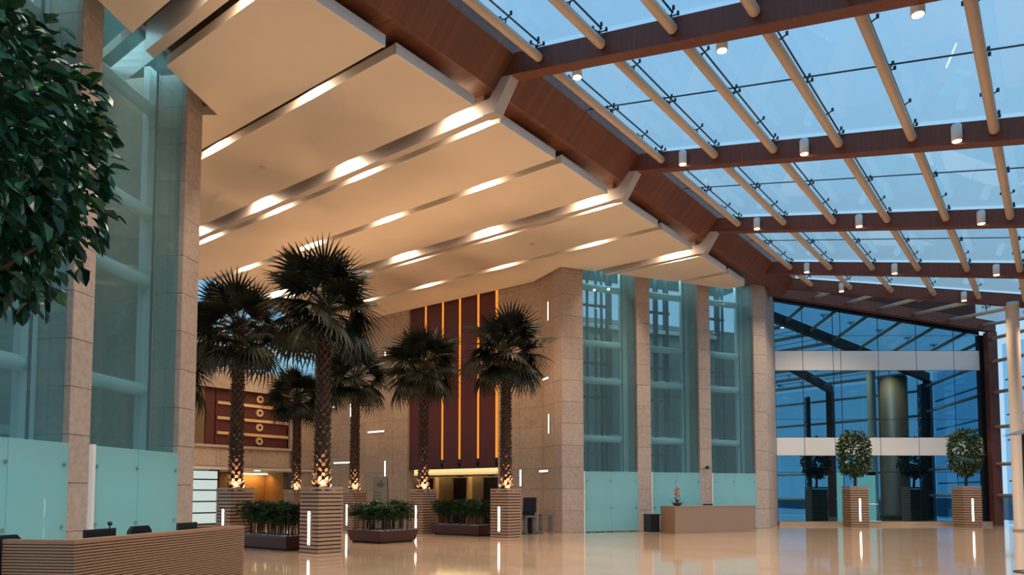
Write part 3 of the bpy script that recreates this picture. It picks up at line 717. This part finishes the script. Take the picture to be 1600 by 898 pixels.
# ================================================================== OBJECTS
# ---- slatted planters
def slat_planter(label, cx, cy, rz, a, h, bar_side, group, bar_z=(.22, 1.12)):
    p = thing('slatted_planter', label, 'planter', (cx, cy, 0), rz, group)
    n_ = 17; g = .034; dz = h / n_
    key = ('ring', a, h)
    MB().box(-a / 2 + .03, a / 2 - .03, -a / 2 + .03, a / 2 - .03, 0, h - .16).build('core_box', M['slot'], p)
    if key not in UNIT:
        r_ = MB(); o_ = a / 2; i_ = a / 2 - .06
        z1 = dz - g
        for (x0, x1, y0, y1) in ((-o_, o_, -o_, -i_), (-o_, o_, i_, o_), (-o_, -i_, -i_, i_), (i_, o_, -i_, i_)): r_.box(x0, x1, y0, y1, 0, z1)
        UNIT[key] = r_.mesh('slat', M['slat'])
    for k in range(n_): inst('slat', UNIT[key], p, (0, 0, k * dz + g / 2))
    MB().box(-a / 2 + .06, a / 2 - .06, -a / 2 + .06, a / 2 - .06, h - .16, h - .13).build('soil', M['soil'], p)
    z0, z1 = bar_z
    o = a / 2
    if bar_side == 'A': MB().box(-.035, .035, -o - .012, -o + .02, z0, z1).build('light_bar', M['L_white'], p)
    else: MB().box(-o - .012, -o + .02, -.035, .035, z0, z1).build('light_bar', M['L_white'], p)
    return p

# ---- palms
def frond_mesh(seed, droop):
    r_ = random.Random(seed); mb = MB(); lp = .72
    mb.tube([(0, 0, 0), (lp * .5, 0, .05), (lp, 0, .03)], [.03, .02, .014], 5)
    nseg = 26; base = len(mb.f)
    for i in range(nseg):
        be = R(-125 + 250 * i / (nseg - 1)) + r_.uniform(-.03, .03)
        Lr = (.64 + .26 * math.cos(be * .7)) * r_.uniform(.9, 1.08)
        dx, dy = math.cos(be), math.sin(be); nx, ny = -dy, dx
        pts = []
        for (f, w) in ((.0, .012), (.42, .038), (.74, .022), (1.0, .003)):
            zz = -droop * f ** 2.2 * Lr - .12 * abs(math.sin(be)) * f + r_.uniform(-.012, .012)
            rr = Lr * f * (1 - .12 * f * droop)
            c = Vector((lp + dx * rr, dy * rr, .03 + zz)); pts.append((c, w))
        b = len(mb.v)
        for c, w in pts:
            mb.v += [(c.x + nx * w, c.y + ny * w, c.z + w * .5), (c.x - nx * w, c.y - ny * w, c.z - w * .5)]
        for j in range(3): mb.f.append((b + 2 * j, b + 2 * j + 1, b + 2 * j + 3, b + 2 * j + 2))
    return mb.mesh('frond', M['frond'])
FR = [frond_mesh(i, d) for i, d in enumerate((.10, .22, .35, .5))]
SCM = {}
def trunk_meshes(h, r0):
    key = round(h, 1)
    if key in SCM: return SCM[key]
    mb = MB().tube([(0, 0, h * i / 6) for i in range(7)], [r0 * (1.1 - .28 * i / 6) for i in range(7)], 12)
    sc = MB(); r_ = random.Random(int(h * 10)); z = .05; k = 0
    while z < h:
        rr = r0 * (1.1 - .28 * z / h)
        for j in range(8):
            w = 2 * math.pi * (j + .5 * (k % 2)) / 8 + r_.uniform(-.08, .08); ln = r_.uniform(.10, .15)
            rad = Vector((math.cos(w), math.sin(w), 0)); tn = Vector((-math.sin(w), math.cos(w), 0)); zz = z + r_.uniform(-.02, .02)
            p0 = rad * (rr * .9); p1 = rad * (rr + r_.uniform(.035, .075))
            b = len(sc.v)
            sc.v += [tuple(p0 + tn * .075 + Vector((0, 0, zz))), tuple(p0 - tn * .075 + Vector((0, 0, zz))), tuple(p1 - tn * .03 + Vector((0, 0, zz + ln))), tuple(p1 + tn * .03 + Vector((0, 0, zz + ln))), tuple(p0 + Vector((0, 0, zz + ln * .9)))]
            sc.f += [(b, b + 1, b + 2, b + 3), (b + 3, b + 2, b + 4), (b, b + 3, b + 4), (b + 1, b + 4, b + 2)]
        z += .115; k += 1
    SCM[key] = (mb.mesh('trunk', M['trunk'], True), sc.mesh('leaf_bases', M['scale']))
    return SCM[key]
def palm(label, cx, cy, h, seed, crown=1.0, nf=40, upl=900):
    r_ = random.Random(seed)
    p = thing('fan_palm', label, 'palm tree', (cx, cy, 1.672), 0, 'fan palms in slatted planters')
    th = h - 1.672
    tm, sm = trunk_meshes(round(th, 1), .185)
    inst('trunk', tm, p); tag(inst('leaf_bases', sm, p), kind='stuff')
    for i in range(nf):
        f = i / (nf - 1)
        el = R(80 - 118 * f ** .72) + r_.uniform(-.13, .13); az = i * 2.39996 + r_.uniform(-.25, .25)
        me = FR[min(3, int(f * 3.3 + r_.uniform(0, .7)))]
        zz = th + .08 - .55 * f
        rot = (Matrix.Rotation(az, 3, 'Z') @ Matrix.Rotation(-el, 3, 'Y') @ Matrix.Rotation(r_.uniform(-.5, .5), 3, 'X')).to_euler()
        sc_ = crown * r_.uniform(.9, 1.1) * (1.0 if f > .12 else .92)
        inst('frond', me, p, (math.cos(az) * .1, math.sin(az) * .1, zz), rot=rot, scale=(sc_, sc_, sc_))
    return p
C1 = R(-37.7)
rowF = Vector((-.23, 26.4)); stepA = Vector((-.791, .6115)) * 4.3
rowB = Vector((-5.25, 19.6))
pal = [(rowF + stepA * 0, 7.05, 'fan palm nearest the far lift core, standing alone at the right of the row'),
       (rowF + stepA * 1, 7.0, 'fan palm in front of the left edge of the maroon wall panel'),
       (rowF + stepA * 2, 7.0, 'fan palm in front of the plain travertine wall behind the middle shrub box'),
       (rowF + stepA * 3, 6.45, 'smallest looking fan palm between the two nearer palms, beside the mezzanine'),
       (rowB + stepA * 0, 6.95, 'tallest looking fan palm with the thickest trunk, nearest the camera'),
       (rowB + stepA * 1, 6.95, 'fan palm just right of the near stone pier, before the mezzanine'),
       (rowB + stepA * 2, 6.3, 'fan palm mostly hidden behind the near stone pier, only frond tips show')]
plab = ['slatted wood planter of the palm beside the far lift core', 'slatted wood planter of the palm before the maroon panel', 'slatted wood planter half hidden behind the largest one, left of the square shrub box',
        'slatted wood planter mostly hidden behind the largest one, left side', 'largest looking slatted wood planter, under the tallest palm', 'slatted wood planter just behind the corner of the near reception desk', 'slatted wood planter hidden behind the near lift core']
ushort = ['palm beside the far lift core', 'palm before the maroon panel', 'palm before the plain travertine wall', 'small palm beside the mezzanine', 'tallest palm', 'palm by the near stone pier', 'palm hidden behind the near pier']
for i, (c, h, lab) in enumerate(pal):
    sp_ = slat_planter(plab[i], c.x, c.y, PHI, .82, 1.8, 'A', 'slatted palm planters')
    pm = palm(lab, c.x, c.y, h, 20 + i, 1.1 if i != 3 else 1.0)
    ul = thing('planter_uplight', 'small warm uplights at the foot of the ' + ushort[i], 'lamp', (c.x, c.y, 1.672), 0, 'uplights in palm planters')
    for k, (dx, dy) in enumerate(((.12, -.31), (-.30, .05), (.28, .12))):
        inst('uplight_can', dl_b, ul, (dx, dy, 0), scale=(.5, .5, .3)); inst('uplight_lens', dl_l, ul, (dx, dy, .052), scale=(.55, .55, .5))
        spot('uplight_spot', ul, (dx, dy, .08), 175, (1, .58, .30), 150, .9, (R(180), 0, 0), .04)

# ---- round-headed trees by the end wall
def leaf_shape(w, ln, cup=.25):
    mb = MB(); mb.v = [(0, 0, 0), (ln * .38, w / 2, w * cup), (ln * .38, -w / 2, w * cup), (ln * .75, w * .32, w * cup * .5), (ln * .75, -w * .32, w * cup * .5), (ln, 0, -ln * .1), (ln * .38, 0, 0), (ln * .75, 0, -.01)]
    mb.f = [(0, 6, 1), (0, 2, 6), (1, 6, 7, 3), (6, 2, 4, 7), (3, 7, 5), (7, 4, 5)]
    return mb
def scatter_leaves(cen, rx, ry, rz_, n_, w, ln, seed, shell=.55, box=2.0):
    r_ = random.Random(seed); base = leaf_shape(w, ln); out = []
    for i in range(n_):
        while True:
            v = Vector((r_.uniform(-1, 1), r_.uniform(-1, 1), r_.uniform(-1, 1)))
            q = (abs(v.x) ** box + abs(v.y) ** box + abs(v.z) ** box) ** (1 / box)
            if shell < q <= 1: break
        v = v * (1 + r_.uniform(-.06, .06))
        pos = Vector(cen) + Vector((v.x * rx, v.y * ry, v.z * rz_))
        o = Vector((v.x, v.y, v.z)).normalized() + Vector((r_.uniform(-.9, .9), r_.uniform(-.9, .9), r_.uniform(-1.3, .1)))
        o.normalize()
        m_ = o.to_track_quat('X', 'Z').to_matrix() @ Matrix.Rotation(r_.uniform(-1.0, 1.0), 3, 'X')
        out.append((pos, m_, r_.uniform(.75, 1.25)))
    return base, out
def leaves_mesh(base, L, mat):
    mb = MB()
    for pos, m_, sc_ in L:
        b = len(mb.v); mb.v += [tuple(pos + m_ @ (Vector(v) * sc_)) for v in base.v]; mb.f += [tuple(b + i for i in f) for f in base.f]
    return mb.mesh('foliage', mat)
for i, (x, y, lab) in enumerate(((16.72, 34.6, 'left'), (22.1, 34.55, 'right'))):
    slat_planter('slatted wood planter of the %s round-headed tree by the dark glass wall' % lab, x, y, 0, .90, 1.98, 'A', 'planters by the dark glass wall', (.28, 1.36))
    t = thing('round_tree', 'round-headed potted tree, the %s one before the dark glass wall' % lab, 'tree', (x, y, 1.93), 0, 'clipped trees by the dark glass wall')
    MB().tube([(0, 0, 0), (.03, .02, .5), (0, 0, 1.2)], [.07, .06, .05], 8).build('trunk', M['bark'], t)
    ba, L = scatter_leaves((0, 0, 1.62 + .05 * i),   .66, .66, 1.10, 1500, .11, .17, 40 + i, .55, 2.7)
    tag(inst('foliage', leaves_mesh(ba, L, M['leaf2']), t), kind='stuff')

# ---- near ficus at the upper left
ft = thing('ficus_tree', 'large glossy green ficus at the upper left corner, nearest the camera', 'tree', (-3.9, 4.5, 0))
MB().box(-.4, .4, -.4, .4, 0, .9).build('pot', M['slat'], ft); MB().box(-.36, .36, -.36, .36, .88, .905).build('soil', M['soil'], ft)
MB().tube([(0, 0, .9), (.05, .03, 1.8), (0, 0, 2.7), (.03, 0, 3.4)], [.09, .08, .07, .05], 10).build('trunk', M['bark'], ft, True)
for k in range(9):
    w = k * 2.4; MB().tube([(0, 0, 2.5 + .1 * k), (.5 * math.cos(w), .5 * math.sin(w), 3.0 + .14 * k), (.85 * math.cos(w), .85 * math.sin(w), 3.2 + .16 * k)], [.035, .025, .01], 6).build('branch', M['bark'], ft)
ba, L = scatter_leaves((0, 0, 3.92), 1.06, 1.06, 1.14, 4600, .085, .135, 77, .45)
r_ = random.Random(5); keep = []; clus = [Vector((r_.uniform(-1, 1), r_.uniform(-1, 1), r_.uniform(-1, 1))).normalized() for _ in range(26)]
for q in L:
    d = (q[0] - Vector((0, 0, 3.92))); k = max(d.normalized().dot(c) for c in clus)
    f = 1.0 + .10 * (k - .86) * 5
    keep.append((Vector((0, 0, 3.92)) + d * max(.86, min(1.07, f)), q[1], q[2]))
def seen(q):
    w = q[0] + Vector((-3.9, 4.5, 0)); return w.x / w.y > -.73 and (w.z - 1.6) / w.y < .72
near = sorted([q for q in keep if seen(q)], key=lambda q: (q[0] + Vector((-3.9, 4.5, -1.6))).length)[:300]
ids = set(id(q) for q in near)
lm = ba.mesh('leaf', M['leaf'])
for pos, m_, sc_ in near: inst('leaf', lm, ft, pos, rot=m_.to_euler(), scale=(sc_,) * 3)
tag(inst('foliage', leaves_mesh(ba, [q for q in keep if id(q) not in ids], M['leaf']), ft), kind='stuff')

# ---- maroon shrub boxes with lady palms
def lady_mesh(seed):
    r_ = random.Random(seed); st = MB(); lf = MB(); base = leaf_shape(.035, .22, .1)
    for k in range(5):
        x, y = r_.uniform(-.12, .12), r_.uniform(-.12, .12); h = r_.uniform(.55, .85)
        st.tube([(x, y, 0), (x + r_.uniform(-.05, .05), y + r_.uniform(-.05, .05), h)], .011, 5)
        for j in range(7):
            zc = h * r_.uniform(.55, 1.03); az = r_.uniform(0, 6.28); px, py = x + .07 * math.cos(az), y + .07 * math.sin(az)
            for q in range(7):
                a = az + R(-75 + 25 * q); o = Vector((math.cos(a), math.sin(a), r_.uniform(-.35, .5))).normalized()
                m_ = o.to_track_quat('X', 'Z').to_matrix(); s_ = r_.uniform(.8, 1.2); b = len(lf.v)
                lf.v += [tuple(Vector((px, py, zc)) + m_ @ (Vector(v) * s_)) for v in base.v]; lf.f += [tuple(b + i for i in f) for f in base.f]
    return st.mesh('stems', M['bark']), lf.mesh('foliage', M['leaf3'])
LAD = [lady_mesh(i) for i in range(4)]
def shrub_box(label, plab_, cx, cy, la, lb_, nx, ny):
    p = thing('shrub_box', label, 'planter', (cx, cy, 0), PHI, 'low maroon shrub boxes')
    MB().box(-la / 2 + .12, la / 2 - .12, -lb_ / 2 + .12, lb_ / 2 - .12, 0, .06).build('plinth', M['slot'], p)
    MB().box(-la / 2 + .06, la / 2 - .06, -lb_ / 2 + .06, lb_ / 2 - .06, .06, .36, .06, .06).build('box_body', M['maroon'], p)
    for (x0, x1, y0, y1) in ((-la / 2, la / 2, -lb_ / 2, -lb_ / 2 + .05), (-la / 2, la / 2, lb_ / 2 - .05, lb_ / 2), (-la / 2, -la / 2 + .05, -lb_ / 2 + .05, lb_ / 2 - .05), (la / 2 - .05, la / 2, -lb_ / 2 + .05, lb_ / 2 - .05)):
        MB().box(x0, x1, y0, y1, .36, .41).build('rim', M['maroon'], p)
    MB().box(-la / 2 + .05, la / 2 - .05, -lb_ / 2 + .05, lb_ / 2 - .05, .355, .375).build('soil', M['soil'], p)
    pb = MB(); r_ = random.Random(9)
    for k in range(220):
        x, y = r_.uniform(-la / 2 + .1, la / 2 - .1), r_.uniform(-lb_ / 2 + .1, lb_ / 2 - .1); s_ = r_.uniform(.02, .04)
        pb.box(x - s_, x + s_, y - s_, y + s_, .375, .375 + s_ * 1.4, -s_ * .4, -s_ * .4)
    tag(pb.build('pebbles', M['pebble'], p), kind='stuff')
    for i in range(nx):
        for j in range(ny):
            x = -la / 2 + .25 + (la - .5) * i / max(1, nx - 1); y = -lb_ / 2 + .25 + (lb_ - .5) * j / max(1, ny - 1)
            w = Vector((cx, cy, .375)) + AX * x + BX * y
            k = random.randrange(4)
            t = thing('lady_palm', 'lady palm in the %s, %s row, %s from left' % (plab_, ORD[j], ORD[i]), 'plant', w, random.uniform(0, 6), 'lady palms in the ' + plab_)
            t.scale = (1.12, 1.12, 1.18)
            inst('stems', LAD[k][0], t); tag(inst('foliage', LAD[k][1], t), kind='stuff')
mid1 = rowB + stepA * .5; mid3 = rowF + stepA * .5
shrub_box('long maroon shrub box between the two nearest palms, beside the reception desk', 'box beside the desk', mid1.x, mid1.y, 2.5, 1.0, 6, 3)
cs2 = Vector((-4.16, 22.6)) + Vector((-.791, .6115)) * .82 + Vector((.6115, .791)) * .82
shrub_box('square maroon shrub box standing alone in the middle of the floor', 'square maroon box', cs2.x, cs2.y, 1.64, 1.64, 4, 4)
shrub_box('long maroon shrub box in front of the lift lobby', 'box before the lifts', mid3.x, mid3.y, 2.5, 1.0, 6, 3)

# ---- near reception desk
dk = thing('reception_desk', 'oak reception desk with fine horizontal ribs at lower left', 'desk', (-4.72, 7.69, 0), R(82.1))
DL, DW = 3.6, .87
MB().box(.02, DL - .02, .012, .12, 0, 1.07).build('front_panel', M['deskgap'], dk)
for x in (.012, DL - .07): MB().box(x, x + .058, .12, DW, 0, 1.07).build('end_panel', M['deskgap'], dk)
rb = MB(); z = .03
while z < 1.055:
    rb.box(0, DL, 0, .02, z, z + .02); rb.box(0, .02, .02, DW, z, z + .02); rb.box(DL - .02, DL, .02, DW, z, z + .02); z += .033
tag(rb.build('front_ribs', M['desk'], dk), 'fine oak ribs', kind='stuff')
MB().box(0, DL, 0, .13, 1.07, 1.10).build('front_cap', M['desk'], dk)
for x in (0, DL - .08): MB().box(x, x + .08, .13, DW, 1.07, 1.10).build('end_cap', M['desk'], dk)
MB().box(.08, DL - .08, .13, DW - .02, .70, .74).build('work_surface', M['desk'], dk)
def deskpt(x, y, z): 
    c, s = math.cos(R(82.1)), math.sin(R(82.1)); return Vector((-4.72 + c * x - s * y, 7.69 + s * x + c * y, z))
def monitor(label, x, y, w, h, ztop, rz=R(82.1)):
    q = deskpt(x, y, .74); t = thing('monitor', label, 'monitor', q, rz, 'monitors on the near desk'); zt_ = ztop - .74
    MB().box(-w / 2, w / 2, -.02, .02, zt_ - h, zt_).build('screen_housing', M['black'], t)
    MB().box(-w / 2 + .02, w / 2 - .02, .02, .024, zt_ - h + .02, zt_ - .02).build('screen', M['screen'], t)
    MB().box(-.03, .03, -.045, -.02, .02, zt_ - h * .5).build('stand', M['black'], t); MB().box(-.12, .12, -.12, .08, 0, .02).build('foot', M['black'], t)
    return t
def chair(label, x, y, ztop, rz):
    q = deskpt(x, y, 0); t = thing('office_chair', label, 'chair', q, rz, 'black office chairs behind the near desk')
    MB().tube([(0, 0, .08), (0, 0, .45)], .03, 8).build('gas_column', M['chrome'], t)
    for k in range(5):
        w = k * 1.2566; MB().tube([(0, 0, .1), (.3 * math.cos(w), .3 * math.sin(w), .05)], .022, 6).build('base_leg', M['black'], t)
        MB().tube([(.3 * math.cos(w), .3 * math.sin(w) - .02, .03), (.3 * math.cos(w), .3 * math.sin(w) + .02, .03)], .03, 8).build('castor', M['black'], t)
    MB().box(-.24, .24, -.24, .24, .45, .52, -.03, -.03).build('seat', M['black'], t)
    pts = [(-.20, .6), (.20, .6), (.235, .8), (.23, ztop - .07), (.16, ztop), (-.16, ztop), (-.23, ztop - .07), (-.235, .8)]
    b = MB(); n_ = len(pts); b.v = [(px, .22, pz) for px, pz in pts] + [(px, .28, pz) for px, pz in pts]
    b.f = [tuple(range(n_)), tuple(range(2 * n_ - 1, n_ - 1, -1))] + [(i, i + n_, (i + 1) % n_ + n_, (i + 1) % n_) for i in range(n_)]
    b.build('backrest', M['black'], t); MB().box(-.03, .03, .25, .3, .45, .7).build('back_support', M['black'], t)
monitor('wide black monitor behind the desk front, with small webcam, leftmost', .96, .45, .52, .34, 1.17)
monitor('black monitor near the far end of the reception desk', 2.76, .45, .46, .34, 1.175)
chair('black office chair with rounded back between the two desk monitors', 2.4, 1.2, 1.14, R(82.1 + 180))
chair('black office chair at the near end, only its tip above the desk', .12, 1.2, 1.14, R(250))
wc = thing('webcam', 'small black ball webcam on the left desk monitor', 'webcam', deskpt(1.13, .45, 1.17), R(82.1))
MB().tube([(0, 0, 0), (0, 0, .03)], .008, 6).build('mount', M['black'], wc); MB().lathe([(.008, .03), (.028, .045), (.03, .06), (.02, .085)], (0, 0, 0), 12).build('ball', M['black'], wc, True)

# ---- far reception desk
wv = Vector((math.cos(RR), math.sin(RR)))
fd = thing('reception_desk', 'plain taupe reception desk in front of the far lift core', 'desk', (6.5, 28.35, 0), R(24))
MB().box(0, 4.15, 0, .95, 0, 1.06).build('desk_body', M['deskR'], fd); MB().box(-.01, 4.17, -.01, .97, 1.06, 1.10).build('desk_top', M['deskR'], fd)
MB().box(-.012, 0, .0, .95, 0, 1.06).build('end_panel', M['desk'], fd)
def fdpt(x, y, z): c, s = math.cos(R(24)), math.sin(R(24)); return Vector((6.5 + c * x - s * y, 28.35 + s * x + c * y, z))
mo = thing('monitor', 'thin dark monitor edge above the far reception desk', 'monitor', fdpt(2.75, 1.35, .75), R(24))
MB().box(-.25, .25, -.02, .02, .09, .41).build('screen_housing', M['black'], mo); MB().box(-.04, .04, -.04, -.02, .02, .2).build('stand', M['black'], mo); MB().box(-.13, .13, -.1, .1, 0, .02).build('foot', M['black'], mo)
MB().box(.1, 4.0, .95, 1.7, .70, .75).build('work_surface', M['deskR'], fd); MB().box(3.9, 4.0, .95, 1.68, 0, .70).build('side_panel', M['deskR'], fd)
q = fdpt(-.25, 1.25, 0); cb = thing('side_cabinet', 'low black cabinet beside the left end of the far desk', 'cabinet', q, R(24))
MB().box(-.22, .22, -.25, .25, .03, .74).build('cabinet_body', M['black'], cb); MB().box(-.2, .2, -.26, -.25, .06, .72).build('door', M['black'], cb); MB().box(-.24, .24, -.27, .27, .74, .76).build('cabinet_top', M['black'], cb)
fa = thing('flower_arrangement', 'orange orchid arrangement in a dark bowl on the far desk', 'flowers', fdpt(.45, .45, 1.10), 0)
MB().lathe([(.08, 0), (.17, .05), (.20, .12), (.18, .13)], (0, 0, 0), 16).build('bowl', M['bark'], fa, True)
MB().tube([(0, 0, .1), (-.04, 0, .4), (.02, 0, .62), (-.05, 0, .78)], .012, 6).build('stem', M['bark'], fa)
pm_ = leaf_shape(.09, .13, .3).mesh('petal', M['flower']); r_ = random.Random(3)
for k in range(26): 
    z = r_.uniform(.28, .80); inst('petal', pm_, fa, (r_.uniform(-.05, .04), r_.uniform(-.04, .04), z), rot=(r_.uniform(-1, 1), r_.uniform(-1, 1), r_.uniform(0, 6.3)))
lfm = leaf_shape(.07, .34, .2).mesh('leaf', M['leaf3'])
for k in range(11): inst('leaf', lfm if k % 3 else pm_, fa, (0, 0, .12), rot=(0, r_.uniform(-.9, .1), k * .58))
# security camera on the pier
q = Vector(RL) + wv * 7.12
sc_ = thing('security_camera', 'small grey dome security camera on the pier above the far desk', 'camera', (q.x, q.y, 2.78), RR)
MB().tube([(0, 0, 0), (0, -.14, 0)], .03, 8).build('bracket', M['rib'], sc_); MB().lathe([(.02, -.09), (.07, -.06), (.09, 0), (.06, .05)], (0, -.18, 0), 14).build('dome', M['steel'], sc_, True)

# ---- kiosk, table and stools by the core
ks = thing('information_kiosk', 'black screen kiosk on a stand beside the rightmost palm planter', 'kiosk', (.72, 28.75, 0), R(-20))
MB().box(-.28, .28, -.22, .22, 0, .05).build('base', M['black'], ks); MB().box(-.09, .09, -.06, .06, .05, .85).build('column', M['black'], ks)
o = MB().hexa([(-.27, -.10, .85), (.27, -.10, .85), (.27, .02, .85), (-.27, .02, .85), (-.27, -.02, 1.45), (.27, -.02, 1.45), (.27, .08, 1.45), (-.27, .08, 1.45)]).build('screen_housing', M['black'], ks)
MB().hexa([(-.23, -.108, .9), (.23, -.108, .9), (.23, -.10, .9), (-.23, -.10, .9), (-.23, -.035, 1.4), (.23, -.035, 1.4), (.23, -.03, 1.4), (-.23, -.03, 1.4)]).build('screen', M['screen'], o)
MB().box(-.26, .26, -.16, -.1, .55, .85).build('keyboard_shelf', M['black'], ks)
def table(label, x, y, rz, w, d, h):
    t = thing('side_table', label, 'table', (x, y, 0), rz, 'small steel tables by the kiosk')
    MB().box(-w / 2, w / 2, -d / 2, d / 2, h - .06, h).build('table_top', M['grey'], t)
    for sx in (-1, 1):
        for sy in (-1, 1): MB().box(sx * (w / 2 - .04) - .03, sx * (w / 2 - .04) + .03, sy * (d / 2 - .04) - .03, sy * (d / 2 - .04) + .03, 0, h - .06).build('leg', M['grey'], t)
    for sx in (-1, 1): MB().box(sx * (w / 2 - .04) - .015, sx * (w / 2 - .04) + .015, -d / 2 + .07, d / 2 - .07, .18, .21).build('stretcher', M['grey'], t)
table('small grey steel table right of the kiosk, nearest the core wall', 1.36, 28.5, R(15), .48, .42, .78)
table('small grey steel table tucked behind the rightmost palm planter', .70, 27.85, R(15), .45, .4, .74)

# ---- glass directory sign
sg = thing('directory_sign', 'frosted glass directory sign on the travertine wall behind the shrubs', 'sign', (P2.x, P2.y, 0), PHI)
M['signglass'] = pbr('sign_glass', (.27, .23, .17), rough=.15); M['ink'] = pbr('sign_ink', (.10, .07, .05), rough=.6)
MB().box(-10.42, -9.36, -.07, -.05, .55, 2.45).build('sign_panel', M['signglass'], sg)
for x in (-10.32, -9.46):
    for z in (.7, 2.35): MB().tube([(x, -.09, z), (x, 0, z)], .025, 8).build('standoff', M['chrome'], sg)
for i, (w, z) in enumerate(((.22, 2.22), (.62, 2.10), (.38, 1.99))): MB().box(-9.85 - w / 2, -9.85 + w / 2, -.074, -.07, z - .035, z + .035).build('heading_line', M['ink'], sg)
for i in range(5):
    MB().box(-10.36, -10.29, -.074, -.07, 1.65 - i * .18, 1.72 - i * .18).build('floor_number', M['ink'], sg)
    MB().box(-10.2, -10.2 + .35 + .1 * (i % 3), -.074, -.07, 1.66 - i * .18, 1.70 - i * .18).build('text_line', M['ink'], sg)

# ---- black floor stand at the right edge
st = thing('floor_stand', 'tall black floor stand with slanted cap at the right picture edge', 'stand', (10.52, 14.55, 0), R(20))
MB().lathe([(.26, 0), (.26, .02), (.05, .06)], (0, 0, 0), 20).build('base', M['black'], st, True); MB().tube([(0, 0, .05), (0, 0, 2.82)], .03, 10).build('post', M['black'], st)
MB().hexa([(-.34, -.2, 2.78), (.3, -.2, 2.86), (.3, .2, 2.86), (-.34, .2, 2.78), (-.26, -.15, 2.82), (.3, -.2, 2.95), (.3, .2, 2.95), (-.26, .15, 2.82)]).build('cap', M['black'], st)
